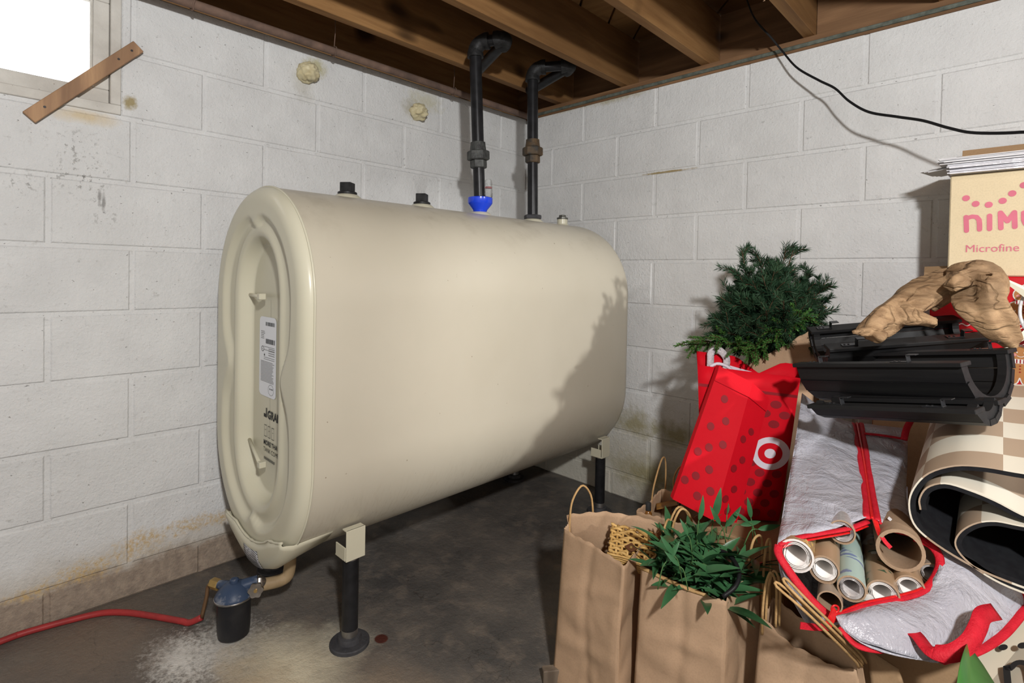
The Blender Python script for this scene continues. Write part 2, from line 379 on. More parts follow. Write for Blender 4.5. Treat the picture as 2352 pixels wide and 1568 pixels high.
wb('pane', (-.034,-2.1355,z0+.0725),(-.031,y1-.0745,z1-.0555), M_GLASS, 0); wb('pane', (-.034,y0+.0685,z0+.0725),(-.031,-2.1755,z1-.0555), M_GLASS, 0)
M_BATTEN = wood('batten_wood', (.47,.29,.155), (.33,.19,.11), 'z', 10, .6)
a, b = V((.012,-2.0775,1.4735)), V((.012,-1.8215,1.753)); dy = (b-a).normalized(); dx = V((1,0,0)); dz = dx.cross(dy)
bt = thing('wood_batten', (0,-1.95,1.47), 'short brown wooden batten nailed diagonally across the window corner', 'wood strip')
MB().obox((a+b)/2, dx, dy, dz, .0075, (b-a).length/2, .0185, .0015).build('strip', M_BATTEN, bt)
M_NAIL = plain('dark_nail', (.05,.045,.045), metal=.6, rough=.5)
for t in (.13, .80, .93):
    q = a.lerp(b, t)+V((.0077,0,0)); MB().cyl(q-dx*.003, q+dx*.001, .0035, n=10).build('nail_head', M_NAIL, bt)

# rusty pipe along the top of the left wall
rp = thing('rusty_pipe', (.055,-2,1.9), 'rusty brown steel pipe along the top of the block wall', 'pipe')
MB().cyl((.085,-4.0,1.912),(.085,-.03,1.912), .0150, n=16).build('pipe_run', M_RUST, rp, True, auto=AUTO)
for y in (-1.69, -1.20, -.60):
    MB().tube([(.085+.019*math.sin(q), y+.002*math.cos(3*q), 1.912-.019*math.cos(q)) for q in [i*.35-2.6 for i in range(16)]], .0022, 6).build('hanger_strap', M_RUST, rp, True)
    MB().tube([(.085,y,1.93),(.085,y+.004,1.99),(.08,y,2.2)], .0018, 6).build('hanger_wire', M_RUST, rp, True)

# ------------------------------------------------------------------ oil tank
def tankmat():
    t = NT('cream_tank_enamel'); n = t.noise(3, None, 4); st = t.noise(26, t.map(t.pos, (2.2,5,.22)), 5, .6); z = t.sep()[2]
    col = t.mix(t.rng(n, .3, .7), (.535,.495,.40), (.505,.465,.37))
    low = t.rng(z, .48, .20, 0, 1)
    col = t.mix(t.math('MULTIPLY', t.math('MULTIPLY', t.rng(st, .5, .72), low), .55), col, (.22,.155,.075))
    d = t.noise(7, None, 6, .7); col = t.mix(t.math('MULTIPLY', t.math('MULTIPLY', t.rng(d, .52, .72), t.rng(z, 1.12, 1.27)), .5), col, (.30,.26,.19))
    sp = t.noise(55, None, 2); col = t.mix(t.math('MULTIPLY', t.rng(sp, .75, .78), .7), col, (.18,.13,.08))
    t.bump(t.noise(5, None, 3), .05, .01); return t.fin(col, .38, Specular_IOR_Level=.4, Coat_Weight=.15, Coat_Roughness=.25)
M_TANK = tankmat()
M_CAP = plain('cream_cap_enamel', (.57,.545,.425), (.54,.515,.395), 3, .33, Coat_Weight=.2, Coat_Roughness=.2)
XT, RT, ZL, ZU, YN, YF = .432, .331, .556, .967, -1.590, -.10
def obr(n_arc=56, n_st=30):                                # perimeter samples: (base z, dx, dz)
    o = []
    for i in range(n_arc): a = math.pi*i/n_arc; o.append((ZU, math.cos(a), math.sin(a)))
    for i in range(n_st): o.append((ZU+(ZL-ZU)*i/n_st, -1., 0.))
    for i in range(n_arc): a = math.pi+math.pi*i/n_arc; o.append((ZL, math.cos(a), math.sin(a)))
    for i in range(n_st): o.append((ZL+(ZU-ZL)*i/n_st, 1., 0.))
    return o
PER = obr(); NP = len(PER); ZM = (ZL+ZU)/2
def opt(q, r, y): return V((XT+q[1]*r, y, q[0]+q[2]*r))
def ringmesh(rings, close_end=False):
    mb = MB(); n = len(rings[0])
    mb.add([p for r in rings for p in r], [(i*n+k, i*n+(k+1)%n, (i+1)*n+(k+1)%n, (i+1)*n+k) for i in range(len(rings)-1) for k in range(n)])
    return mb
tank = thing('oil_tank', (XT,-.83,0), 'large cream steel oil tank standing on pipe legs against the block wall', 'oil tank')
rings = []
for y, dr in [(YN,0),(YN+.01,0)]+[(YN+.01+(YF-YN-.06)*i/12, 0) for i in range(1,13)]+[(YF-.03,-.003),(YF-.012,-.014),(YF,-.04),(YF+.012,-.12),(YF+.018,-.25),(YF+.018,-.337)]:
    rings.append([opt(q, RT+dr, y) for q in PER])
ringmesh(rings).build('tank_shell', M_TANK, tank, True, auto=math.radians(50))
def sst(a, b, x): t = max(0, min(1, (x-a)/(b-a))); return t*t*(3-2*t)
def capout(q, r):
    z, dx_, dz_ = q; zp = z+dz_*r
    rg = .246 - .058*math.exp(-((z-ZM)/.075)**2)*(1 if abs(dx_) > .98 else 0) - .030*math.exp(-((abs(math.atan2(dx_, abs(dz_)+1e-9)))/.13)**2)*(abs(dz_) > .3)
    rr = .140 + .035*abs(dz_)**2
    o = .030
    e = RT - r
    if e < .040: o = .030*math.sqrt(max(0, 1-((.040-e)/.040)**2))
    o -= .017*(1-sst(rg-.013, rg+.013, r))                 # sunken field inside the bone-shaped bead
    o += .007*math.exp(-((r-rr-.030)/.016)**2)
    o -= .036*(1-sst(rr-.012, rr+.016, r))                 # deep central recess
    return o
RS = [RT, RT-.0012, RT-.004, RT-.009, RT-.016, RT-.025, RT-.036] + [RT-.042-.0045*i for i in range(0,62)]
RS = [r for r in RS if r > .012]+[.006, .0005]
ringmesh([[opt(q, r, YN-capout(q, r)) for q in PER] for r in RS]).build('end_cap', M_CAP, tank, True)
MB().tube([opt(q, RT+.001, YN) for q in PER]+[opt(PER[0], RT+.001, YN)], .0035, 6, False).build('weld_seam', M_CAP, tank, True)
# sump boot welded under the near end
sk0 = [i for i, q in enumerate(PER) if q[0] == ZL and 234 < math.degrees(math.atan2(q[2], q[1])) % 360 < 321]
def bdr(k): t = k/(len(sk0)-1); return .024*math.sin(math.pi*t)**.7 if 0 < t < 1 else 0
def win_(k): t = k/(len(sk0)-1); return .25+.75*min(1, math.sin(math.pi*t)*1.8)
BOOT = ((YN+.10,0,.001,0),(YN+.04,.5,.002,0),(YN-.010,1,.003,0),(YN-.028,.9,-.002,0),(YN-.038,.3,0,-.012),(YN-.040,0,0,-.032),(YN-.036,0,0,-.050))
rows = [[opt(PER[i], RT+a*bdr(k)+b+c*win_(k), y) for k, i in enumerate(sk0)] for y, a, b, c in BOOT]
solid(MB().grid(rows).build('skirt_plate', M_CAP, tank, True), .002)
MB().tube([opt(PER[i], RT-.052*win_(k), YN-.036) for k, i in enumerate(sk0)], [.0036+.002*mnoise.noise(V((i*.9,0,0))) for i in sk0], 6).build('weld_bead', M_CAP, tank, True)
# foil label on the skirt
fk = [k for k, i in enumerate(sk0) if 264 < math.degrees(math.atan2(PER[i][2], PER[i][1])) % 360 < 288]
def foilmat():
    t = NT('printed_foil'); z = t.sep(t.obj())[2]
    ln = t.math('GREATER_THAN', t.math('FRACT', t.math('MULTIPLY', z, 150)), .55); nn = t.rng(t.noise(160, t.obj()), .42, .5)
    return t.fin(t.mix(t.math('MULTIPLY', ln, nn), (.42,.42,.43), (.06,.06,.07)), .35, .3)
solid(MB().grid([[opt(PER[sk0[k]], RT+a*bdr(k)+b+.0015+c*win_(k), y-.0022) for k in fk] for y, a, b, c in BOOT[3:6]]).build('foil_label', foilmat(), tank, True), .0006)
# rods across the recess
for z, t, xa, xb in ((.978,.0,.285,.44), (.522,-.075,.295,.455)):
    y = YN+.012; A, B = V((xa-.006,YN+.016,z)), V((xb,YN-.012,z+t*.45))
    MB().tube([A, A.lerp(B,.5), B], .0055, 8).build('recess_rod', M_CAP, tank, True)
    MB().obox(B+V((0,.004,0)), (1,0,0),(0,1,0),(0,0,1), .010,.010,.009,.002).build('rod_lug', M_CAP, tank)
# nameplate sticker and print in the recess
yr = YN+.0222
M_STK = plain('white_sticker', (.74,.76,.80), (.72,.74,.78), 4, .4)
M_INK = plain('black_print', (.03,.03,.03), rough=.6)
M_INKG = plain('grey_print', (.30,.30,.31), rough=.6)
def rrect(x0, x1, z0_, z1_, r, n=5):
    o = []
    for cx, cz, a0 in ((x1-r,z1_-r,0),(x0+r,z1_-r,90),(x0+r,z0_+r,180),(x1-r,z0_+r,270)):
        for i in range(n+1): a = math.radians(a0+90*i/n); o.append((cx+r*math.cos(a), cz+r*math.sin(a)))
    return o
def flat(pts2, org, X, Z, mb=None, n=None, th=0):
    mb = mb or MB(); org, X, Z = V(org), V(X), V(Z); mb.add([org+X*u+Z*v for u, v in pts2], [tuple(range(len(pts2)))]); return mb
stb = flat(rrect(.420,.545,.605,.905,.018), (0,yr-.0010,0), (1,0,0), (0,0,1))
pk, gy = MB(), MB()
def rects(mb, x0, x1, z0_, z1_, y): mb.add([(x0,y,z0_),(x1,y,z0_),(x1,y,z1_),(x0,y,z1_)], [(0,1,2,3)])
yi = yr-.0016
for zz, hh in ((.872,.014),(.805,.018)):
    x = .468
    while x < .535: w_ = rnd.choice((.001,.0015,.002,.003)); rects(pk, x, x+w_, zz, zz+hh, yi); x += w_+rnd.choice((.001,.0015,.002))
for i in range(5): rects(gy, .432, .432+rnd.uniform(.022,.034), .848-i*.0065, .8505-i*.0065, yi)
for i in range(16): rects(gy, .432, .535-rnd.uniform(0,.02), .735-i*.005, .7373-i*.005, yi)
for zz in (.792,.780,.752,.745): rects(pk, .455, .535, zz, zz+.0012, yi)
for i in range(4): rects(gy, .49, .535, .785-i*.008, .788-i*.008, yi)
def circ(mb, cx, cz, r0, r1, y, n=28, org=None, X=None, Z=None):
    f = (lambda u, v: V((u, y, v))) if org is None else (lambda u, v: org+X*u+Z*v)
    vs_ = [f(cx+r*math.cos(2*math.pi*i/n), cz+r*math.sin(2*math.pi*i/n)) for r in (r0, r1) for i in range(n)]
    if r0 <= 0: mb.add(vs_[n:], [tuple(range(n))])
    else: mb.add(vs_, [(i, (i+1)%n, n+(i+1)%n, n+i) for i in range(n)])
circ(pk, .446,.783,.0085,.0105, yi); circ(gy, .51,.635,.019,.0205, yi)
pk.add([(.455,yi,.758),(.465,yi,.758),(.460,yi,.768)], [(0,1,2)])
def text(mb, s, size, org, X, Z, bold=0):
    cu = bpy.data.curves.new('t', 'FONT'); cu.body = s; cu.size = size; cu.offset = bold; cu.resolution_u = 3
    o = link(bpy.data.objects.new('t', cu)); dg_ = bpy.context.evaluated_depsgraph_get(); me = bpy.data.meshes.new_from_object(o.evaluated_get(dg_))
    org, X, Z = V(org), V(X), V(Z)
    mb.add([org+X*v.co.x+Z*v.co.y for v in me.vertices], [tuple(p.vertices) for p in me.polygons])
    bpy.data.objects.remove(o); bpy.data.curves.remove(cu); bpy.data.meshes.remove(me); return mb
for s, x, z, sz, bd, mb_ in (('UL', .441,.780,.008,0,pk), ('DO NOT',.498,.636,.007,.0002,pk)): text(mb_, s, sz, (x,yi,z), (1,0,0), (0,0,1), bd)
def shift(mb, dx_, z0_, z1_, k):
    for p in mb.v: p.x += dx_; p.z = z1_+(p.z-z0_)*k
for m_ in (stb, pk, gy): shift(m_, -.068, .605, .675, .8)
st = stb.build('nameplate', M_STK, tank)
tag(pk.build('nameplate_print', M_INK, st), kind='stuff'); tag(gy.build('nameplate_small_print', M_INKG, st), kind='stuff')
lg = MB(); yb = yr-.0008
text(lg, 'GRAN', .034, (.468,yb,.553), (1,0,0), (0,0,1), .0012)
lg.add([(.440,yb,.553),(.463,yb,.553),(.463,yb,.582),(.456,yb,.582),(.456,yb,.563),(.440,yb,.563)], [(0,1,2,3,4,5)])
for x in (.445,.472,.499):
    for (a0,a1,b0,b1) in ((0,.018,0,.0014),(0,.018,.034,.0354),(0,.0012,0,.035),(.017,.0182,0,.035),(.005,.013,.02,.021)): rects(lg, x+a0, x+a1, .495+b0, .495+b1, yb)
text(lg, 'MORE THA', .020, (.440,yb,.470), (1,0,0), (0,0,1), .0006); text(lg, 'TANK COMF', .019, (.440,yb,.449), (1,0,0), (0,0,1))
for i in range(9): rects(lg, .445+i*.009, .450+i*.009, .425, .433, yb)
shift(lg, -.050, .553, .612, 1.0)
tag(lg.build('stencil_print', M_INK, tank), kind='stuff')
# legs, brackets and flanges
M_BLK = plain('black_steel_pipe', (.022,.022,.024), (.013,.013,.014), 30, .33, .2)
M_IRON = plain('dark_cast_iron', (.075,.075,.080), (.05,.05,.055), 40, .6, .3, bs=90, bst=.3)
M_STEEL = plain('worn_bright_steel', (.42,.41,.40), (.20,.19,.18), 20, .35, .9)
for lx, sx in ((.690, 1), (.160, -1)):
    for ly in (-1.440, -.215):
        lg_ = MB().cyl((lx,ly,.020),(lx,ly,.262), .0225, n=24).build('leg', M_BLK, tank, True, auto=AUTO)
        fl = MB().lathe([(.055,0),(.055,.008),(.052,.0105),(.034,.012),(.031,.026),(.0235,.028)], (lx,ly,0)).build('floor_flange', M_IRON, tank, True, auto=AUTO)
        for k in range(4):
            a_ = math.pi/4+k*math.pi/2; MB().cyl((lx+.043*math.cos(a_),ly+.043*math.sin(a_),.009),(lx+.043*math.cos(a_),ly+.043*math.sin(a_),.0125), .006, n=10).build('bolt', M_IRON, fl)
        MB().cyl((lx,ly,.0275),(lx,ly,.046), .0230, n=24).build('thread', M_STEEL, lg_, True, auto=AUTO)
        MB().cyl((lx,ly,.247),(lx,ly,.262), .0229, n=24).build('thread', M_STEEL, lg_, True, auto=AUTO)
        br = MB(); xo = lx+sx*.026
        br.obox((xo,ly,.296),(1,0,0),(0,1,0),(0,0,1),.0025,.029,.043,.001)
        br.obox((lx-sx*.004,ly,.2545),(1,0,0),(0,1,0),(0,0,1),.031,.029,.0025,.001)
        for q in (-1,1): br.obox((lx-sx*.006,ly+q*.0275,.272),(1,0,0),(0,1,0),(0,0,1),.026,.002,.018,.0008)
        br.obox((xo-sx*.011,ly,.337),(1,0,0),(0,1,0),(0,0,1),.012,.028,.002,.0006)
        br.build('leg_bracket', M_CAP, tank)
# plugs on the top
ZTT = ZU+RT
M_PLUG = plain('black_plug', (.035,.035,.036), (.02,.02,.02), 50, .45, .3)
for y in (-1.325, -1.025):
    cl = MB().lathe([(.052,-.004),(.044,.004),(.034,.012),(.030,.013)], (XT,y,ZTT-.002)).build('fitting_collar', M_CAP, tank, True, auto=AUTO)
    pg = MB().lathe([(.029,.010),(.031,.013),(.031,.020),(.026,.023)], (XT,y,ZTT-.002)).build('plug', M_PLUG, tank, True, auto=AUTO)
    MB().obox((XT,y,ZTT+.034), V((.8,.6,0)), V((-.6,.8,0)), (0,0,1), .0185,.0185,.016,.0015).build('square_head', M_PLUG, pg)
cl = MB().lathe([(.036,-.004),(.030,.003),(.025,.006),(.025,.028),(.022,.029)], (XT,-.200,ZTT)).build('fitting_collar', M_CAP, tank, True, auto=AUTO)
pg = MB().lathe([(.026,.0285),(.027,.031),(.027,.036),(.018,.039),(.016,.049),(.010,.050)], (XT,-.200,ZTT)).build('plug', plain('steel_cap', (.20,.20,.18), (.10,.10,.09), 30, .35, .8), tank, True, auto=AUTO)
for y in (-.735, -.413): MB().lathe([(.056,-.005),(.046,.005),(.036,.014),(.030,.015)], (XT,y,ZTT-.004)).build('fitting_collar', M_CAP, tank, True, auto=AUTO)
# drain outlet pipe below the tank
outlet = thing('outlet_pipe', (.46,-1.52,.10), 'painted elbow pipe under the near end of the tank', 'pipe')

# ------------------------------------------------------------------ riser pipes
def hexnut(mb, c, r, h, ax=(0,0,1), tw=0):
    ax = V(ax).normalized(); x, y = frame(ax); c = V(c)
    ring = lambda rr, hh: [c+ax*hh+(x*math.cos(tw+math.pi/3*k)+y*math.sin(tw+math.pi/3*k))*rr for k in range(6)]
    vs_ = ring(r*.9,-h/2)+ring(r,-h/2+.004)+ring(r,h/2-.004)+ring(r*.9,h/2)
    fs = [(i*6+k,i*6+(k+1)%6,(i+1)*6+(k+1)%6,(i+1)*6+k) for i in range(3) for k in range(6)]+[(5,4,3,2,1,0),(18,19,20,21,22,23)]
    mb.add(vs_, fs)
M_UNION = plain('grey_cast_union', (.095,.10,.095), (.045,.045,.045), 45, .55, .3, bs=120, bst=.5)
M_UNIONR = plain('rusty_cast_union', (.16,.10,.05), (.05,.047,.042), 18, .6, .3, bs=120, bst=.5)
M_BLUE = plain('bright_blue_plastic', (.010,.060,.72), (.008,.05,.62), 5, .22, Coat_Weight=.4)
M_VIAL = NT('clear_vial').fin((.9,.92,.92), .05, Transmission_Weight=.9, IOR=1.12, Alpha=1.0)
M_RED_IND = plain('red_indicator', (.55,.02,.02))
def riser(label, b, top, zb, zu, umat, nip, ret, gauge):
    t = thing('riser_pipe', (b[0],b[1],zb), label, 'pipe')
    B, T = V((b[0],b[1],zb)), V(top); ax = (T-B).normalized(); at = lambda z: B+(T-B)*((z-zb)/(T.z-zb))
    MB().cyl(at(zb), at(zu-.03), .0235, n=22).build('lower_pipe', M_BLK, t, True, auto=AUTO)
    MB().cyl(at(zu+.04), at(T.z-.02), .0245, n=22).build('upper_pipe', M_BLK, t, True, auto=AUTO)
    un = MB(); hexnut(un, at(zu), .046, .038, ax, .2); hexnut(un, at(zu-.034), .034, .034, ax, .4); 
    un.lathe([(.024,.055),(.030,.053),(.031,.040),(.034,.018)][::-1], at(zu), ax); un.build('union_nut', umat, t)
    def elbow(p, d0, d1, r=.030):
        d0, d1 = V(d0).normalized(), V(d1).normalized(); R_ = .042
        pts = [p-d0*(R_+.016), p-d0*R_]+[p + (-d0*(R_*(1-math.sin(a_)))) + d1*(R_*(1-math.cos(a_))) for a_ in [math.pi/2*i/7 for i in range(1,7)]]+[p+d1*R_, p+d1*(R_+.016)]
        rr = [r+.003, r+.003]+[r]*6+[r+.003, r+.003]
        return MB().tube(pts, rr, 16).build('elbow', M_IRONB, t, True, auto=AUTO)
    N = V(nip); Rr = V(ret)
    elbow(T, ax, N-T); MB().cyl(T+(N-T).normalized()*.04, N-(N-T).normalized()*.04, .0225, n=18).build('nipple', M_BLK, t, True, auto=AUTO)
    elbow(N, N-T, Rr-N); MB().cyl(N+(Rr-N).normalized()*.04, Rr, .0225, n=18).build('return_pipe', M_BLK, t, True, auto=AUTO)
    if gauge:
        MB().lathe([(.026,0),(.028,.004),(.030,.010),(.049,.034),(.051,.038),(.051,.058),(.046,.061),(.025,.062)], (b[0],b[1],ZTT+.010)).build('gauge_body', M_BLUE, t, True, auto=AUTO)
        g = V((b[0],b[1],0)) + Rt*.034 - Fw*.012
        vial = MB().lathe([(.0165,0),(.0165,.060),(.014,.070),(.006,.074),(.001,.0745)], (g.x,g.y,ZTT+.070), n=18).build('gauge_vial', M_VIAL, t, True)
        MB().cyl((g.x,g.y,ZTT+.107),(g.x,g.y,ZTT+.113), .0125, n=16).build('float_disc', M_RED_IND, vial)
        for k in range(4): MB().cyl((g.x,g.y,ZTT+.082+k*.014),(g.x,g.y,ZTT+.0826+k*.014), .0169, n=18, caps=False).build('scale_mark', M_INKG, vial)
    else:
        mb = MB(); hexnut(mb, (b[0],b[1],ZTT+.020), .040, .020); mb.build('base_bushing', M_IRON, t)
    return t
M_IRONB = plain('black_malleable_iron', (.030,.030,.031), (.018,.018,.018), 60, .5, .3, bs=120, bst=.35)
riser('black steel riser pipe with blue gauge fitting at its base on the tank', (XT,-.735), (.425,-.772,1.985), ZTT+.012, 1.537, M_UNION, (.545,-.700,1.995), (.262,-.615,1.955), True)
riser('black steel riser pipe with rusty union, no gauge, close to the wall corner', (XT,-.413), (.425,-.425,1.985), ZTT+.010, 1.612, M_UNIONR, (.575,-.315,1.995), (.262,-.27,1.958), False)

# ------------------------------------------------------------------ foam blobs, cable
M_FOAM = plain('cured_spray_foam', (.66,.60,.40), (.56,.48,.28), 30, .45, bs=40, bst=.3)
for (x, y, z, sd) in ((.018,-1.272,1.826,3.1), (.018,-.745,1.797,8.7)):
    bm = bmesh.new(); bmesh.ops.create_icosphere(bm, subdivisions=4, radius=1)
    mb = MB(); 
    for v in bm.verts:
        p = v.co.normalized(); n = mnoise.noise(p*1.5+V((sd,0,0)))*.35+mnoise.noise(p*3.6+V((0,sd,0)))*.22
        v.co = V((max(-.45, p.x)*.040*(1+n), p.y*.040*(1+n), p.z*.036*(1+n)))
    bm.verts.index_update(); mb.add([v.co+V((x,y,z)) for v in bm.verts], [[v.index for v in f.verts] for f in bm.faces]); bm.free()
    tag(mb.build('foam_plug', M_FOAM, smooth=True), 'lumpy cream blob of spray foam under the stained patch by the rusty pipe' if y < -1 else 'lumpy cream blob of spray foam on the wall near the riser pipes', 'foam')
M_CABLE = plain('black_cable', (.012,.012,.013), rough=.5)
cp = [ony(1700,-60,-.12), ony(1716,0,-.11), ony(1735,45,-.10), ony(1770,85,-.08), ony(1795,115,-.07), ony(1830,155,-.09), ony(1880,184,-.12), ony(1918,203,-.14), ony(1950,232,-.16), ony(1995,257,-.19), ony(2060,268,-.22), ony(2120,277,-.24), ony(2180,294,-.26), ony(2240,305,-.28), ony(2352,303,-.32), ony(2480,285,-.36), V((2.55,-.36,1.66)), V((3.05,-.25,1.78)), V((3.30,-.12,1.93)), V((3.36,-.08,2.10)), V((3.38,-.06,2.20))]
cb = thing('hanging_cable', (1.5,-.15,1.45), 'thin black twin cable drooping across the white block wall', 'cable')
for k in (-1, 1): MB().tube([p+V((0,0,k*.0021)) for p in cat(cp, 130)], .0023, 8).build('strand', M_CABLE, cb, True)

# ------------------------------------------------------------------ outlet, valve, oil filter, red hose
op = [(XT+.035,-1.515,ZL-RT+.01),(XT+.035,-1.518,.150),(XT+.030,-1.535,.128),(XT+.010,-1.575,.122),(XT-.005,-1.600,.122)]
MB().tube(cat(op, 16), .0175, 14).build('elbow_pipe', plain('tan_painted_pipe', (.36,.26,.15), (.25,.18,.10), 20, .5), outlet, True)
oc = V((.432,-1.662,0))
fl = thing('oil_filter', (oc.x,oc.y,0), 'black oil filter canister with dusty blue lid beside the tank', 'oil filter')
M_CAN = plain('black_canister', (.014,.014,.016), (.03,.03,.03), 14, .35, lo=.5, hi=.8)
M_LID = plain('dusty_blue_lid', (.035,.055,.10), (.30,.31,.33), 26, .4, lo=.55, hi=.75, bs=40, bst=.3)
M_BRASS = plain('brass', (.52,.36,.12), (.36,.24,.09), 20, .4, .7)
M_CHROME = plain('dull_chrome', (.42,.39,.36), (.24,.21,.18), 30, .35, .9)
MB().lathe([(.034,.004),(.041,.010),(.043,.030),(.045,.112),(.048,.116),(.048,.121)], oc).build('canister', M_CAN, fl, True, auto=AUTO)
MB().lathe([(.0505,.118),(.051,.123),(.0495,.127),(.044,.136),(.030,.151),(.018,.158),(.012,.159),(.012,.166),(.008,.169)], oc).build('lid', M_LID, fl, True, auto=AUTO)
MB().lathe([(.0515,.1165),(.0525,.118),(.0525,.1205),(.0515,.122)], oc).build('clamp_ring', M_STEEL, fl, True)
MB().box((oc.x-.050,oc.y-.012,.022),(oc.x-.0445,oc.y+.010,.108)).build('sticker', M_STK, fl) if 0 else None
dv = V((.04,.09,0)).normalized(); dl = V((-.74,-.30,0)).normalized()
MB().cyl(oc+V((0,0,.142))+dv*.022, oc+V((0,0,.150))+dv*.062, .019, .016, 16).build('inlet_boss', M_LID, fl, True, auto=AUTO)
q = oc+V((0,0,.147)); mb = MB(); hexnut(mb, q+dv*.066, .0165, .013, dv); mb.build('inlet_nut', M_CHROME, fl)
MB().cyl(oc+V((0,0,.140))+dl*.022, oc+V((0,0,.138))+dl*.058, .016, .012, 14).build('outlet_boss', M_LID, fl, True, auto=AUTO)
mb = MB(); hexnut(mb, oc+V((0,0,.135))+dl*.074, .0155, .032, dl); mb.build('brass_nut', M_BRASS, fl)
vv = thing('shutoff_valve', q+dv*.08-V((0,0,.02)), 'small chrome shutoff valve with round handwheel between filter and tank', 'valve')
v0 = q+dv*.072; v1 = V((XT-.004,-1.602,.122)); mid = v0.lerp(v1, .5)
MB().tube([v0, mid, v1], [.013,.019,.015], 14).build('valve_body', M_CHROME, vv, True)
hd = V((.80,-.45,.12)).normalized(); MB().cyl(mid, mid+hd*.045, .008, .006, 12).build('stem', M_BRASS, vv, True)
hw = MB(); x_, y_ = frame(hd); hc = mid+hd*.047
ring = [hc+(x_*math.cos(2*math.pi*i/40)+y_*math.sin(2*math.pi*i/40))*(.0195+.0018*math.cos(2*math.pi*i/40*6)) for i in range(40)]
hw.add([p-hd*.004 for p in ring]+[p+hd*.004 for p in ring], [(i,(i+1)%40,40+(i+1)%40,40+i) for i in range(40)]+[tuple(range(39,-1,-1)), tuple(range(40,80))])
hw.build('handwheel', M_CHROME, vv); MB().cyl(hc, hc+hd*.007, .005, n=8).build('wheel_screw', M_BRASS, vv)
ph = oc+V((0,0,.133))+dl*.088
hs = thing('oil_line', (.15,-1.85,0), 'red plastic sleeved oil line running along the foot of the wall', 'hose')
hp = [ph, ph+V((-.016,-.006,-.012)), ph+V((-.018,-.010,-.045)), V((.325,-1.715,.030)), V((.298,-1.740,.013)), V((.270,-1.756,.012)), onz(330,1411,.012), onz(280,1406,.012), onz(230,1408,.012), onz(160,1424,.012), onz(100,1440,.012), onz(40,1458,.012), onz(0,1473,.012), V((.055,-2.5,.012)), V((.05,-3.2,.012))]
MB().tube(cat(hp[3:], 70), .0088, 12).build('sleeve', plain('red_plastic_sleeve', (.36,.035,.035), (.25,.03,.03), 20, .45), hs, True)
MB().tube(cat(hp[:4], 14), .0055, 10).build('copper_end', plain('dull_copper', (.22,.13,.07), rough=.45, metal=.6), hs, True)

# ================================================================== the pile of bags and boxes
M_KRAFT = None
def kraft(name, c1, c2, rough=.75):
    t = NT(name); o = t.obj(); n = t.noise(5, o, 4); f = t.noise(260, o, 3)
    col = t.mix(t.rng(n, .35, .65), c1, c2); col = t.mix(t.math('MULTIPLY', t.rng(f, .45, .7), .25), col, tuple(x*.7 for x in c2))
    h = t.math('ADD', t.math('MULTIPLY', t.noise(9, o, 3), 1.0), t.math('MULTIPLY', f, .06))
    t.bump(h, .35, .012); return t.fin(col, rough, Specular_IOR_Level=.12)
M_KRAFT = kraft('kraft_paper', (.43,.29,.185), (.38,.255,.16))
M_CARD = kraft('corrugated_cardboard', (.38,.25,.14), (.33,.21,.115))
M_TWIST = plain('twisted_paper_cord', (.46,.29,.13), (.36,.22,.09), 60, .7, bs=200, bst=.4)
def patchgrid(c00, c10, c11, c01, nu, nv, fn=None):        # c00 bottom-left, c10 bottom-right, c11 top-right, c01 top-left
    rows = []
    for j in range(nv+1):
        v = j/nv; r = []
        for i in range(nu+1):
            u = i/nu; p = (V(c00)*(1-u)+V(c10)*u)*(1-v)+(V(c01)*(1-u)+V(c11)*u)*v
            if fn: p = p+fn(u, v, p)
            r.append(p)
        rows.append(r)
    return rows
def paper_bag(label, bot, rim, mat, fold=.018, wr=.004, sd=1., group=None, sag=(0,0,0,0)):
    """bot / rim: corners front-left, front-right, back-right, back-left"""
    base = sum((V(p) for p in bot), V())/4
    t = thing('paper_bag', base, label, 'paper bag', group)
    cen = sum((V(p) for p in list(bot)+list(rim)), V())/8; mb = MB()
    for k in range(4):
        a, b = k, (k+1) % 4; n_ = ((V(bot[b])-V(bot[a])).cross(V(rim[a])-V(bot[a]))).normalized()
        if n_.dot((V(bot[a])+V(bot[b]))/2-cen) < 0: n_ = -n_
        gus = k in (1, 3)
        def fn(u, v, p, n_=n_, gus=gus, k=k):
            e = min(u, 1-u); fall = min(1, e/.08)
            d = wr*2*mnoise.noise(p*7+V((sd,0,k)))*fall
            d += wr*1.6*abs(mnoise.noise(p*13+V((0,sd,k))))*fall
            if gus: d -= fold*(1-abs(2*u-1))*min(1, v*1.6)
            else:
                uc = .5+.04*math.sin(v*5+sd)
                d -= .0050*max(0, 1-abs(u-uc)/.10)
                d += .0045*max(0, 1-abs(v-.30-.10*u*math.sin(sd))/.07)*fall
                d += .0045*max(0, 1-abs(v-.62+.22*u*math.cos(sd*2))/.06)*fall
            cz = V((0,0,0))
            if v > .985: cz = V((0,0,.0018*math.sin(u*150)+.004*mnoise.noise(p*22+V((sd,k,0)))*fall - sag[k]*4*u*(1-u)))
            elif v > .7: cz = V((0,0,-sag[k]*4*u*(1-u)*(v-.7)/.3))
            return n_*d+cz
        mb.grid(patchgrid(bot[a], bot[b], rim[b], rim[a], 30, 36, fn))
    mb.add([V(p) for p in bot], [(0,1,2,3)])
    o = mb.build('bag_body', mat, t, True, auto=math.radians(28)); solid(o, .0012)
    return t
def handle(t, pts, r=.0028, name='handle', mat=None):
    return MB().tube(cat(pts, 28), r, 7).build(name, mat or M_TWIST, t, True)
def drop(p, z): return V((p.x, p.y, z))
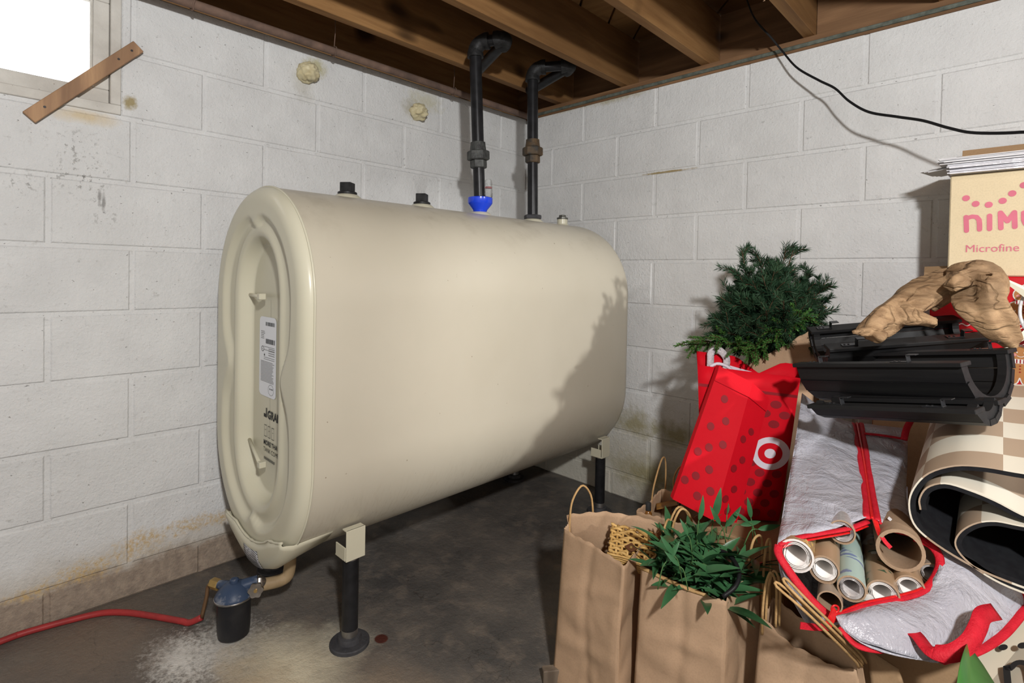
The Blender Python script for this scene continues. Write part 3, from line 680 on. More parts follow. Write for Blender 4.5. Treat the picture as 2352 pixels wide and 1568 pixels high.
# --- bag with the wicker basket
rA = [onz(1296,1214,.385), onz(1432,1299,.385), onz(1528,1204,.405), onz(1302,1182,.405)]
bagA = paper_bag('kraft paper shopping bag holding a small wicker basket', [V((1.185,-1.135,0)), V((1.382,-1.150,0)), V((1.392,-.985,0)), V((1.190,-.970,0))], rA, M_KRAFT, .012, .004, 1.3, sag=(-.004,.01,-.018,0))
hb = onz(1309,1190,.40); hc_ = onz(1362,1178,.40)
handle(bagA, [drop(hb,.33), hb, hb+V((.004,.006,.05)), (hb+hc_)/2+V((0,.0,.083)), hc_+V((-.006,-.004,.05)), hc_, drop(hc_,.37)])
ha = onz(1520,1265,.385); hd_ = onz(1545,1240,.39)
handle(bagA, [drop(ha,.34), ha, ha+V((.0,.004,.04)), (ha+hd_)/2+V((0,0,.065)), hd_+V((0,0,.03)), drop(hd_,.35)])
# --- wicker basket inside it
M_WICK = plain('pale_wicker', (.58,.38,.14), (.44,.26,.08), 30, .5, bs=80, bst=.3)
wo = onz(1455,1258,.372); wk = thing('wicker_basket', V((wo.x,wo.y,.30)), 'small pale wicker basket with leather clasp inside a paper bag', 'basket')
WX = (onz(1505,1262,.372)-onz(1395,1246,.372)); WX.z = -.012; WX.normalize(); WYv = V((-WX.y, WX.x, .35)).normalized(); WZ = WX.cross(WYv)
wc = V((wo.x,wo.y,.385)); 
for i in range(9):
    v = (i/8-.5)*.085
    MB().tube([wc+WX*u+WYv*(v+.002*mnoise.noise(V((u*40,i,0))))+WZ*(.0035*math.sin(u*190+i*math.pi)) for u in [(-.060+.12*k/24) for k in range(25)]], .0038, 6).build('weft_strand', M_WICK, wk, True)
for i in range(9):
    u = (i/8-.5)*.11
    MB().tube([wc+WX*u+WYv*v for v in (-.046,-.015,.015,.046)], .0032, 6).build('warp_strand', M_WICK, wk, True)
for i in range(7):
    MB().tube([wc+WX*(-.062+.124*k/8)-WYv*.046-WZ*(.006+.006*i)+WX.cross(WZ)*.001*math.sin(k*2+i) for k in range(9)], .0034, 6).build('side_strand', M_WICK, wk, True)
for i in range(8):
    a0 = wc+WX*(.005+.006*i)+WYv*(.040-.004*i)+WZ*.006
    MB().tube([a0, a0+WX*.03-WYv*.012+WZ*.006, a0+WX*.062-WYv*.03-WZ*.002], .0028, 6).build('loose_strand', M_WICK, wk, True)
cl = MB().obox(wc-WYv*.026+WZ*.009-WX*.006, WX.lerp(WYv,.5).normalized(), WYv.lerp(-WX,.5).normalized(), WZ, .011,.011,.0015,.0005).build('leather_clasp', plain('brown_leather', (.11,.045,.02), rough=.4), wk)
MB().lathe([(.004,0),(.003,.002),(.0005,.003)], wc-WYv*.026+WZ*.0105-WX*.006, WZ, 10).build('stud', M_BRASS, cl)
# --- bag with bamboo leaves
rB = [onz(1473,1299,.385), onz(1668,1380,.385), onz(1744,1325,.395), onz(1530,1255,.395)]
bagB = paper_bag('kraft paper shopping bag full of green bamboo leaves', [drop(rB[0],0)+V((-.01,-.01,0)), drop(rB[1],0)+V((0,-.012,0)), drop(rB[2],0)+V((.005,.01,0)), drop(rB[3],0)], rB, M_KRAFT, .010, .004, 4.1, sag=(.004,-.004,.0,0))
MB().tube(cat([rB[0]+V((0,-.002,-.003)), rB[0].lerp(rB[1],.5)+V((0,-.004,-.006)), rB[0].lerp(rB[1],.8)+V((0,-.003,-.003))], 12), .0045, 6).build('rolled_edge', M_TWIST, bagB, True)
for (x0_,x1_,yb_,yt_,d_) in ((1535,1585,1250,1140,0),(1542,1590,1256,1146,.006)):
    p0, p1 = onz(x0_,yb_,.39+d_), onz(x1_,yb_-10,.39+d_)
    handle(bagB, [drop(p0,.33), p0, p0+V((.0,.006,.05)), p0.lerp(p1,.35)+V((0,.004,.088)), p0.lerp(p1,.75)+V((0,.004,.075)), p1+V((0,0,.035)), drop(p1,.34)])
for (x0_,x1_,yb_,d_) in ((1718,1750,1340,0),(1752,1768,1352,.012)):
    p0, p1 = onz(x0_,yb_,.37+d_), onz(x1_,yb_-24,.385+d_)
    handle(bagB, [drop(p0,.30), p0, p0+V((.0,.004,.055)), p0.lerp(p1,.3)+V((0,.004,.092)), p0.lerp(p1,.8)+V((0,.004,.088)), p1+V((0,0,.045)), drop(p1,.32)])
# --- open empty bag in front
rC = [onz(1748,1412,.375), onz(1972,1540,.352), onz(1980,1524,.372), onz(1776,1372,.395)]
bagC = paper_bag('open kraft paper bag with dark empty inside below the zip bag', [drop(rC[0],0)+V((-.02,-.01,0)), drop(rC[1],0)+V((.03,-.03,0)), drop(rC[2],0)+V((.05,.06,0)), drop(rC[3],0)+V((.0,.03,0))], rC, M_KRAFT, .006, .004, 7.7, sag=(.022,0,.0,.0))
for o_ in (0, 9):
    handle(bagC, [dp(1972+o_,1532-o_,.945), dp(1962+o_,1516-o_,.915), dp(1905+o_,1458-o_,.868), dp(1842+o_,1397-o_,.868), dp(1784+o_*2,1347-o_,.895), dp(1790+o_*2,1340-o_,.900), dp(1850+o_,1392-o_,.876), dp(1912+o_,1452-o_,.876), dp(1968+o_,1512-o_,.925), dp(1980+o_,1530-o_,.955)], .0024)
for (x_, yy_) in ((1752,1400),(1760,1396)):
    p0 = onz(x_, yy_, .39); handle(bagC, [p0+V((0,0,-.05)), p0, p0+V((.003,.004,.05)), p0+V((.012,.006,.078)), p0+V((.022,.008,.05)), p0+V((.022,.01,-.03))], .0026)
# --- small bag behind, with bottle and cards
zD = .34; rD = [onz(1462,1172,zD-.01), onz(1572,1202,zD-.005), onz(1640,1165,zD+.01), onz(1520,1122,zD+.02)]
bagD = paper_bag('small kraft paper bag with amber bottle and cards beside the red tote', [drop(p,0) for p in rD], rD, M_KRAFT, .006, .003, 11.2)
p0, p1 = onz(1497,1150,zD), onz(1528,1115,zD+.01); handle(bagD, [drop(p0,.26), p0, p0+V((.004,.01,.06)), p0.lerp(p1,.6)+V((0,.01,.108)), p1+V((0,0,.07)), drop(p1,.27)])
p0, p1 = onz(1548,1135,zD+.01), onz(1572,1130,zD+.01); handle(bagD, [drop(p0,.26), p0, p0+V((-.004,.004,.05)), p0.lerp(p1,.4)+V((0,.006,.085)), p1+V((0,.01,.075)), p1+V((.01,.02,.03)), drop(p1,.27)])
p = onz(1489,1160,.335); M_AMB = plain('amber_glass', (.22,.09,.02), rough=.15, Coat_Weight=.3)
bo = thing('amber_bottle', V((p.x,p.y,.26)), 'tiny amber bottle with black cap standing in the small paper bag', 'bottle')
MB().lathe([(.011,0),(.012,.002),(.012,.048),(.008,.056),(.006,.058)], V((p.x,p.y,.262))).build('bottle_body', M_AMB, bo, True, auto=AUTO); MB().lathe([(.009,.058),(.009,.080),(.008,.082)], V((p.x,p.y,.262)), n=16).build('cap', M_INK, bo, True, auto=AUTO)
q = onz(1530,1160,.335)
tag(MB().obox(q+V((0,.01,.0)), V((.8,.5,.3)).normalized(), V((-.5,.86,0)).normalized(), V((-.26,-.15,.95)).normalized(), .036,.022,.001).build('amber_card', plain('amber_card_print', (.30,.15,.03), (.12,.05,.015), 30, .4)), 'folded amber brown card poking out of the small paper bag', 'card')
tag(MB().obox(q+V((.035,.03,.02)), V((.5,.3,.8)).normalized(), V((-.5,.86,0)).normalized(), V((.69,.4,-.58)).normalized(), .045,.02,.004,.001).build('black_tablet_case', plain('glossy_black_case', (.012,.012,.014), rough=.2)), 'glossy black case leaning in the small paper bag', 'case')
# --- wood scrap on the floor by the bag
tag(MB().obox(onz(1272,1548,.02)+V((0,0,.0)), V((.6,.8,0)), V((-.8,.6,0)), (0,0,1), .03,.012,.018,.002).build('wood_scrap', wood('weathered_scrap', (.20,.16,.12), (.12,.09,.065), 'z', 10)), 'weathered wood scrap on the floor beside the basket bag', 'wood scrap')

# --- hidden cartons that carry the pile
def carton(name, lo, hi, label, mat=M_CARD):
    t = thing(name, V(((lo[0]+hi[0])/2,(lo[1]+hi[1])/2,lo[2])), label, 'box')
    MB().box(lo, hi, .003).build('carton_body', mat, t)
    x0_,y0_,z0_ = lo; x1_,y1_,z1_ = hi; ym = (y0_+y1_)/2
    MB().box((x0_+.002,y0_+.002,z1_),(x1_-.002,ym-.001,z1_+.004)).build('flap', mat, t); MB().box((x0_+.002,ym+.001,z1_),(x1_-.002,y1_-.002,z1_+.004)).build('flap', mat, t)
    return t
carton('cardboard_carton', (1.378,-.68,0), (1.60,-.10,.325), 'brown carton on the floor under the red totes', M_CARD)
carton('cardboard_carton', (1.735,-.95,0), (2.02,-.42,.395), 'brown carton on the floor under the zip bag', M_CARD)
carton('cardboard_carton', (1.72,-.300,0), (2.36,-.05,.765), 'tall brown carton under the red gingerbread boxes', M_CARD)
carton('cardboard_carton', (2.03,-.79,0), (2.46,-.42,.515), 'brown carton on the floor under the rolled play mat', M_CARD)

# --- red totes
def totemat(name, c1, c2):
    t = NT(name); o = t.obj(); n = t.noise(3, o, 3); g = t.noise(300, o, 2)
    col = t.mix(t.rng(n, .35, .65), c1, c2); t.bump(t.math('ADD', t.noise(7, o, 3), t.math('MULTIPLY', g, .05)), .3, .012)
    return t.fin(col, .6, Specular_IOR_Level=.08)
M_TOTE = totemat('red_nonwoven_fabric', (.62,.006,.016), (.54,.005,.014))
M_DOT = plain('dark_red_dot_print', (.27,.008,.015), rough=.6)
M_TWHITE = plain('white_tote_print', (.74,.68,.76), rough=.6)
M_LIN = plain('white_tote_lining', (.70,.60,.68), (.62,.50,.58), 6, .7)
def bil(c, u, v): return (V(c[0])*(1-u)+V(c[1])*u)*(1-v)+(V(c[3])*(1-u)+V(c[2])*u)*v     # c: BL BR TR TL
def on_face(c, off):
    n_ = (V(c[1])-V(c[0])).cross(V(c[3])-V(c[0])).normalized()
    if n_.dot(CAM-V(c[0])) < 0: n_ = -n_
    return (lambda u, v: bil(c, u, v)+n_*off), (V(c[1])-V(c[0])).length, (V(c[3])-V(c[0])).length
def dots(t, c, cells, r, mat, off=.0014):
    f, W_, H_ = on_face(c, off)
    for u, v in cells:
        n = 22; pts = [f(min(1,max(0,u+r/W_*math.cos(2*math.pi*i/n))), min(1,max(0,v+r/H_*math.sin(2*math.pi*i/n)))) for i in range(n)]
        MB().add(pts, [tuple(range(n))]).build('dot', mat, t)
fT = [dp(1612,1186,1.62), dp(1788,1196,1.58), dp(1838,868,1.58), dp(1603,838,1.64)]     # front: BL BR TR TL
bT = [dp(1625,1160,1.74), dp(1795,1165,1.70), dp(1842,838,1.70), dp(1600,806,1.75)]
tote = thing('red_tote_bag', drop((fT[0]+fT[1]+bT[0]+bT[1])/4, min(p.z for p in fT+bT)), 'upright red polka dot tote bag with round white target logo', 'tote bag')
mb = MB(); mb.grid(patchgrid(*fT, 8, 10)); mb.grid(patchgrid(fT[1], bT[1], bT[2], fT[2], 4, 10)); mb.grid(patchgrid(bT[0], fT[0], fT[3], bT[3], 4, 10)); mb.grid([[fT[0], fT[1]], [bT[0], bT[1]]])
dent = lambda u, v, p: V((0,0,-.045*max(0,1-abs(u-.60)/.22)*v**4))
mb.grid(patchgrid(bT[0], bT[1], bT[2], bT[3], 20, 10, dent)); solid(mb.build('tote_body', M_TOTE, tote, True, auto=AUTO), .0016)
fi_, Wf, Hf = on_face(fT, .0012)
il = MB(); sh = lambda c, k: [V(p).lerp(sum((V(x) for x in c), V())/4, .01)+k for p in c]
inn = (V(bT[3])-V(fT[3])).normalized()
il.grid(patchgrid(*[bil(bT, u, v)-inn*.006 for u, v in ((.30,.3),(.66,.3),(.66,.90),(.30,.94))], 12, 6)); il.build('lining', M_LIN, tote)
MB().grid([[fi_(u, .86) for u in (0,.5,1)], [fi_(u, .88) for u in (0,.5,1)]]).build('hem_stripe', M_DOT, tote)
cells = []
for j in range(12):
    for i in range(5):
        u, v = .10+.2*i+(.10 if j % 2 else 0), .05+.068*j
        if u < .95 and v < .82 and not ((u-.80)**2/.04+(v-.47)**2/.026 < 1): cells.append((u, v))
dots(tote, fT, cells, .0125, M_DOT)
f2, W2, H2 = on_face(fT, .0016)
def ringface(f, cu, cv, r0, r1, W_, H_, name, mat, t, n=36, sq=1.0):
    vs_ = [f(cu+r*math.cos(2*math.pi*i/n)/W_, cv+r*sq*math.sin(2*math.pi*i/n)/H_) for r in ((r0, r1) if r0 > 0 else (r1,)) for i in range(n)]
    MB().add(vs_, [(i,(i+1)%n,n+(i+1)%n,n+i) for i in range(n)] if r0 > 0 else [tuple(range(n))]).build(name, mat, t)
ringface(f2, .80,.46, 0,.046, W2,H2, 'logo_outer', M_TWHITE, tote, sq=1.12)
f3, _, _ = on_face(fT, .0020); ringface(f3, .795,.46, .0135,.0295, W2,H2, 'logo_ring', M_TOTE, tote, sq=1.12)
p0, p1 = dp(1632,822,1.72), dp(1668,830,1.72)
MB().ribbon(cat([p0-V((0,0,.05)), p0, p0+V((.002,0,.018)), p0.lerp(p1,.5)+V((0,0,.032)), p1+V((0,0,.012)), p1-V((0,0,.02)), p1-V((0,0,.05))], 20), .022, -Fw).build('webbing_handle', plain('white_webbing', (.66,.62,.64), (.55,.50,.52), 120, .7, bs=250, bst=.6), tote, True)
MB().tube(cat([dp(1630,842,1.66), dp(1650,835,1.66), dp(1675,845,1.66), dp(1690,868,1.66)], 12), .005, 8).build('white_piping', M_TWHITE, tote, True)
# folded tote leaning in front
cT = [dp(1545,1146,1.55), dp(1640,1196,1.49), dp(1728,878,1.57), dp(1652,840,1.59)]      # left half
dT = [dp(1640,1196,1.49), dp(1692,1200,1.515), dp(1767,914,1.575), dp(1728,878,1.57)]     # right half
ft = thing('red_tote_bag', drop((cT[0]+dT[1])/2, cT[1].z), 'folded red polka dot tote leaning against the upright tote', 'tote bag')
mb = MB(); wv = lambda u, v, p: -Fw*(.0012*mnoise.noise(p*9))
mb.grid(patchgrid(*cT, 8, 12, wv)); mb.grid(patchgrid(*dT, 6, 12, wv))
bk = [p+Fw*.022 for p in (cT[0], dT[1], dT[2], cT[2], cT[3])]
mb.grid([[cT[0], cT[3]], [bk[0], bk[4]]]); mb.grid([[dT[1], dT[2]], [bk[1], bk[2]]]); mb.add([bk[0], bk[1], bk[2], bk[3], bk[4]], [(0,1,2,3,4)]); mb.add([cT[0], cT[1], dT[1], bk[1], bk[0]], [(0,1,2,3,4)])
mb.build('tote_body', M_TOTE, ft, True, auto=math.radians(20))
dots(ft, cT, [(.42,.80),(.62,.66),(.30,.58),(.72,.50),(.42,.44),(.20,.38),(.58,.30),(.33,.22),(.12,.16),(.50,.10),(.75,.17)], .0115, M_DOT, .0018)
dots(ft, dT, [(.55,.68),(.28,.60),(.50,.46),(.22,.38),(.48,.24),(.22,.16),(.45,.08)], .0110, M_DOT, .0018)
MB().grid([[cT[3].lerp(cT[0],.02)-Fw*.003, cT[2].lerp(cT[1],.02)-Fw*.003, dT[2].lerp(dT[1],.02)-Fw*.003], [cT[3].lerp(cT[0],.11)-Fw*.004, cT[2].lerp(cT[1],.11)-Fw*.004, dT[2].lerp(dT[1],.11)-Fw*.004]]).build('folded_hem', M_TOTE, ft)

# --- tall kraft bag with the evergreen
rE = [dp(1712,842,1.78), dp(1868,754,1.72), dp(1885,748,1.84), dp(1730,800,1.93)]
bagE = paper_bag('tan kraft paper bag holding the evergreen branches behind the red tote', [drop(p,.335) for p in rE], rE, M_KRAFT, .0, .004, 15.)
p0, p1 = dp(1861,752,1.78), dp(1893,718,1.80)
handle(bagE, [p0-V((0,0,.04)), p0, p0+V((.0,.0,.04)), p1+V((-.03,0,.012)), p1+V((-.004,0,.022)), p1+V((.006,.004,.016))])
M_NEED = plain('dark_evergreen_needle', (.016,.042,.022), (.034,.068,.034), 25, .5, Specular_IOR_Level=.12); M_BARK = plain('brown_twig', (.10,.055,.03), rough=.8)
M_CYP = plain('bright_cypress_leaf', (.035,.115,.022), (.070,.17,.035), 25, .55)
def needle(mb, p, d, l, w_):
    x, y = frame(d); a = rnd.random()*6.283; sd = (x*math.cos(a)+y*math.sin(a))*w_
    mb.add([p, p+d*l*.45+sd, p+d*l, p+d*l*.45-sd], [(0,1,2,3)])
def sprig(mb, pts, f0, nn, nl, nw, spread):
    n = len(pts)
    for k in range(nn):
        t = (f0+(1-f0)*(k+rnd.random())/nn)*(n-1.001); i = int(t); p = pts[i].lerp(pts[i+1], t-i); tg = (pts[i+1]-pts[i]).normalized()
        x, y = frame(tg); a = rnd.random()*6.283; d = (tg*rnd.uniform(.55,.95)+(x*math.cos(a)+y*math.sin(a))*spread).normalized()
        mb.cur = 0; needle(mb, p, d, nl*rnd.uniform(.75,1.15), nw)
def branch(t, base, tip, kind='fir', bow=.06):
    mb = MB(); ln = (tip-base).length; sidev = V((rnd.uniform(-1,1), rnd.uniform(-1,1), 0))*.02
    pts = cat([base, base.lerp(tip,.5)+V((0,0,bow))+sidev, tip], 12)
    mb.cur = 1; mb.tube(pts, [.0035-.0025*i/11 for i in range(12)], 5)
    f0 = max(.15, 1-.19/ln)
    fir = kind == 'fir'
    sprig(mb, pts, f0, 170 if fir else 110, .030 if fir else .012, .0012 if fir else .0016, .62 if fir else .5)
    for k in range(8 if fir else 10):
        f = f0+(1-f0)*rnd.uniform(0,.9); i = min(10, int(f*11)); p = pts[i].lerp(pts[i+1], f*11-i); tg = (pts[i+1]-pts[i]).normalized()
        x, y = frame(tg); a = rnd.random()*6.283; d = (tg*.8+(x*math.cos(a)+y*math.sin(a))*.75).normalized(); q = p+d*rnd.uniform(.035,.07)
        tw = cat([p, p.lerp(q,.5)+V((0,0,.006)), q], 5); mb.cur = 1; mb.tube(tw, .0012, 4)
        sprig(mb, tw, .1, 85 if fir else 80, .026 if fir else .011, .0012 if fir else .0017, .6)
    return mb.build('branch', [M_NEED if fir else M_CYP, M_BARK], t)
tb = dp(1775,815,1.84)
ev = thing('evergreen_spray', tb-V((0,0,.15)), 'bunch of dark artificial evergreen branches rising from a kraft bag', 'artificial plant')
tips = [(1703,572,1.74),(1748,592,1.78),(1806,562,1.76),(1822,575,1.72),(1690,618,1.70),(1664,648,1.72),(1655,682,1.66),(1640,728,1.68),(1700,690,1.62),(1735,650,1.66),(1780,622,1.74),(1838,645,1.74),(1868,655,1.70),(1903,640,1.70),(1892,690,1.72),(1890,738,1.70),(1850,700,1.62),(1800,690,1.58),(1760,712,1.57),(1712,742,1.58),(1672,762,1.62),(1740,770,1.57),(1812,745,1.60),(1650,775,1.66),(1720,620,1.80),(1770,660,1.62),(1820,668,1.64),(1700,650,1.76),(1860,620,1.78),(1880,665,1.76),(1730,705,1.64),(1690,720,1.66),(1830,720,1.66),(1785,740,1.62),(1765,600,1.80),(1668,700,1.72),(1750,690,1.75),(1810,630,1.82),(1845,670,1.80)]
for k in range(60):
    a_ = rnd.uniform(-.15, math.pi+.15); q_ = math.sqrt(rnd.random()); tips.append((1768+q_*122*math.cos(a_), 768-q_*150*math.sin(a_), rnd.uniform(1.60,1.80)))
for (x, y, d_) in tips: branch(ev, tb+V((rnd.uniform(-.03,.03), rnd.uniform(-.02,.02), 0)), dp(x, y, d_+.08), 'fir', rnd.uniform(.0,.03))
cy = thing('cypress_spray', tb-V((0,0,.14)), 'bright green cypress sprigs spreading beneath the dark evergreen', 'artificial plant')
for (x, y, d_) in ((1556,792,1.66),(1580,785,1.64),(1620,775,1.62),(1690,800,1.58),(1705,812,1.56),(1670,790,1.60),(1735,800,1.57),(1780,780,1.58),(1832,715,1.60),(1845,740,1.60),(1810,742,1.58),(1790,765,1.57),(1852,725,1.62),(1770,755,1.57)): branch(cy, tb+V((rnd.uniform(-.03,.03),0,-.005)), dp(x, y, d_+.09), 'cyp', .02)

# --- bamboo leaves in the bag
M_LEAF = plain('glossy_bamboo_leaf', (.028,.095,.038), (.048,.135,.055), 9, .33); M_STEMG = plain('green_stem', (.07,.15,.05), rough=.5)
def leafmesh(name, ln, wd, mat):
    mb = MB(); n = 9; rows = []
    for i in range(n+1):
        t = i/n; w_ = wd*math.sin(math.pi*min(1, t**.75))**.9*.5+.0003; z = .10*ln*math.sin(t*2.2); rows.append([V((ln*t, -w_, z+w_*.35)), V((ln*t, 0, z)), V((ln*t, w_, z+w_*.35))])
    mb.grid(rows); me = bpy.data.meshes.new(name); me.from_pydata([tuple(p) for p in mb.v], [], mb.f); me.materials.append(mat)
    me.polygons.foreach_set('use_smooth', [True]*len(me.polygons)); return me
LM = [leafmesh('leaf', .085, .019, M_LEAF), leafmesh('leaf', .065, .015, M_LEAF), leafmesh('leaf', .10, .018, M_LEAF)]
bc = onz(1640,1275,.40)
bam = thing('bamboo_foliage', drop(bc,.30), 'artificial bamboo leaves crammed into a kraft paper bag', 'artificial plant')
bw = wl(bam)
def put_leaf(p, d, up, k=None, sc=1.):
    d = d.normalized(); y = up.cross(d).normalized(); z = d.cross(y)
    o = link(bpy.data.objects.new('leaf', LM[rnd.randrange(3) if k is None else k])); o.parent = bam
    o.matrix_basis = Matrix.Translation(p-bw) @ Matrix((d, y, z)).transposed().to_4x4() @ Matrix.Scale(sc, 4)
def quadpt(u, v): return bil([rB[0], rB[1], rB[2], rB[3]], u, v)
for i in range(215):
    u, v = rnd.uniform(.06,.97), rnd.uniform(.08,.98); p = quadpt(u, v); p.z = .375+rnd.uniform(-.03,.035)+.03*v
    a = rnd.random()*6.283; d = V((math.cos(a), math.sin(a), rnd.uniform(-.1,.75))); put_leaf(p, d, V((rnd.uniform(-.5,.5), rnd.uniform(-.5,.5), 1)), None, rnd.uniform(.8,1.2))
for (x, y, x2, y2, dep_) in ((1640,1190,1655,1118,1.28),(1605,1195,1612,1135,1.25),(1655,1205,1630,1160,1.24),(1725,1190,1716,1140,1.24),(1670,1180,1672,1155,1.26),(1700,1205,1745,1196,1.22),(1740,1215,1790,1205,1.2),(1720,1200,1688,1175,1.22),(1548,1275,1515,1228,1.12),(1530,1290,1560,1240,1.12),(1560,1300,1525,1265,1.1),(1580,1230,1560,1190,1.2),(1665,1210,1700,1160,1.25)):
    a_, b_ = dp(x, y, dep_), dp(x2, y2, dep_+.01); put_leaf(a_, b_-a_, -Fw+V((rnd.uniform(-.4,.4),0,.3)), 0, (b_-a_).length/.085)
    MB().tube(cat([a_-(b_-a_)*.6-V((0,0,.03)), a_-(b_-a_)*.3, a_], 6), .0013, 5).build('stem', M_STEMG, bam, True)
for i in range(14):
    a_, b_ = quadpt(rnd.uniform(.1,.9), rnd.uniform(.1,.9)), quadpt(rnd.uniform(.1,.95), rnd.uniform(.2,.95))
    MB().tube(cat([a_-V((0,0,.03)), a_.lerp(b_,.5)+V((0,0,rnd.uniform(.02,.05))), b_+V((0,0,rnd.uniform(-.02,.04)))], 9), .0013, 5).build('stem', M_STEMG, bam, True)
tag(MB().tube(cat([onz(1628,1258,.43), onz(1672,1272,.44), onz(1697,1310,.435), onz(1690,1345,.42), onz(1660,1370,.40)], 24), .0045, 8).build('lamp_cable', M_CABLE, smooth=True), 'thick black cable lying among the bamboo leaves', 'cable')

# --- half barrel planters
def blackwood():
    t = NT('black_stained_wood'); o = t.obj(); n = t.noise(40, t.map(o, (.06,1,1)), 5); b_ = t.noise(7, o, 3)
    col = t.mix(t.rng(n, .35, .7), (.008,.008,.009), (.016,.016,.016)); col = t.mix(t.math('MULTIPLY', t.rng(t.noise(60, o, 2), .78, .80), .8), col, (.40,.26,.12))
    t.bump(n, .3, .003); return t.fin(col, .5, Specular_IOR_Level=.2)
M_BW = blackwood(); M_HOOK = plain('black_metal_clip', (.075,.078,.085), rough=.28, metal=.8)
def planter(label, cpos, X, Zup, length, R, th=.011, n=9, hooks=((.2,1),(.8,1)), arc=180):
    X = V(X).normalized(); Zu = V(Zup); Zu = (Zu-X*Zu.dot(X)).normalized(); Y = Zu.cross(X)
    t = link(bpy.data.objects.new('barrel_planter', None)); tag(t, label, 'planter', 'black half barrel planters')
    t.matrix_world = Matrix.Translation(V(cpos)) @ Matrix((X, Y, Zu)).transposed().to_4x4()
    def part(mb, name, mat, par=t):
        me = bpy.data.meshes.new(name); me.from_pydata([tuple(p) for p in mb.v], [], mb.f); me.materials.append(mat)
        bm = bmesh.new(); bm.from_mesh(me); bmesh.ops.recalc_face_normals(bm, faces=bm.faces); bm.to_mesh(me); bm.free()
        o = link(bpy.data.objects.new(name, me)); o.parent = par; return o
    a0 = math.radians(-90-arc/2); st_ = math.radians(arc)/n; h = length/2
    for k in range(n):
        b0, b1 = a0+st_*k+.011, a0+st_*(k+1)-.011; jit = rnd.uniform(-.002,.002)
        P4 = [(R*math.cos(b0), R*math.sin(b0)), (R*math.cos(b1), R*math.sin(b1)), ((R-th)*math.cos(b1), (R-th)*math.sin(b1)), ((R-th)*math.cos(b0), (R-th)*math.sin(b0))]
        mb = MB(); mb.add([(sx_*(h+jit), q[0], q[1]) for sx_ in (-1, 1) for q in P4], [(0,1,2,3),(7,6,5,4)]+[(i,(i+1)%4,4+(i+1)%4,4+i) for i in range(4)]); part(mb, 'stave', M_BW)
    # inner arched ribs at the ends and long rim boards
    for sx_ in (-1, 1):
        mb = MB(); vs_ = []
        for k in range(17):
            a_ = a0+math.radians(arc)*k/16
            for rr in (R-th, R-th-.016):
                for xx in (sx_*(h-.004), sx_*(h-.020)): vs_.append((xx, rr*math.cos(a_), rr*math.sin(a_)))
        fs = []
        for k in range(16):
            o_ = k*4; fs += [(o_,o_+1,o_+5,o_+4),(o_+2,o_+6,o_+7,o_+3),(o_,o_+4,o_+6,o_+2),(o_+1,o_+3,o_+7,o_+5)]
        fs += [(0,2,3,1), (64,65,67,66)]; part(mb.add(vs_, fs), 'end_rib', M_BW)
    for sy in (-1, 1):
        ye = sy*R*math.sin(math.radians(arc/2)); zt = -R*math.cos(math.radians(arc/2))
        part(MB().obox((0, ye-sy*.010, zt+.004), (1,0,0),(0,1,0),(0,0,1), h+.003, .019, .0045, .0012), 'rim_board', M_BW)
        for fx, side in hooks:
            if side != sy and side != 0: continue
            hx = -h+length*fx; zz = zt+.0085
            hk = MB(); hk.obox((hx, ye-sy*.010, zz+.001),(1,0,0),(0,1,0),(0,0,1), .019,.007,.001,.0005)
            hk.obox((hx+.017, ye-sy*.010, zz+.008),(1,0,0),(0,1,0),(0,0,1), .001,.007,.008,.0004); hk.obox((hx+.026, ye-sy*.010, zz+.016),(1,0,0),(0,1,0),(0,0,1), .010,.007,.001,.0004)
            ho = part(hk, 'clip', M_HOOK)
            for q in (-.012, -.002): part(MB().lathe([(.0028,0),(.0028,.0012),(.001,.0018)], (hx+q, ye-sy*.010, zz+.002), (0,0,1), 8), 'screw', M_HOOK, ho)
    return t
def planter3(label, NL, NR, FE, **kw):                     # near rim ends and a far rim corner
    X = (NR-NL).normalized(); Yv = FE; Yv = Yv-X*Yv.dot(X); ha_ = math.radians(kw.get('arc', 180)/2); Rr = Yv.length/2/math.sin(ha_); Yn = Yv.normalized()
    return planter(label, (NL+NR)/2+Yv/2+X.cross(Yn)*(Rr*math.cos(ha_)), X, X.cross(Yn), (NR-NL).length, kw.pop('R', Rr), **kw)
NL1, NR1 = dp(1828,842,1.40), dp(2210,842,1.065); FE1 = dp(2333,808,1.150)-NR1
planter3('black half barrel planter with open arched end on top of the zip bag', NL1, NR1, FE1, hooks=((.13,-1),(.68,-1),(.86,1)))
NL2, NR2 = dp(1905,806,1.40), dp(2275,778,1.335); FE2 = dp(1848,760,1.535)-NL2
planter3('black half barrel planter under the driftwood behind the open ended one', NL2, NR2, FE2, hooks=((.14,-1),(.80,-1),(.1,1)))
NL3, NR3 = dp(1862,936,1.27), dp(2243,950,.985); FE3 = FE1*.55
planter3('black half barrel planter at the bottom of the planter stack on the play mat', NL3, NR3, FE3, hooks=((.17,-1),(.78,-1)), arc=120, n=5)

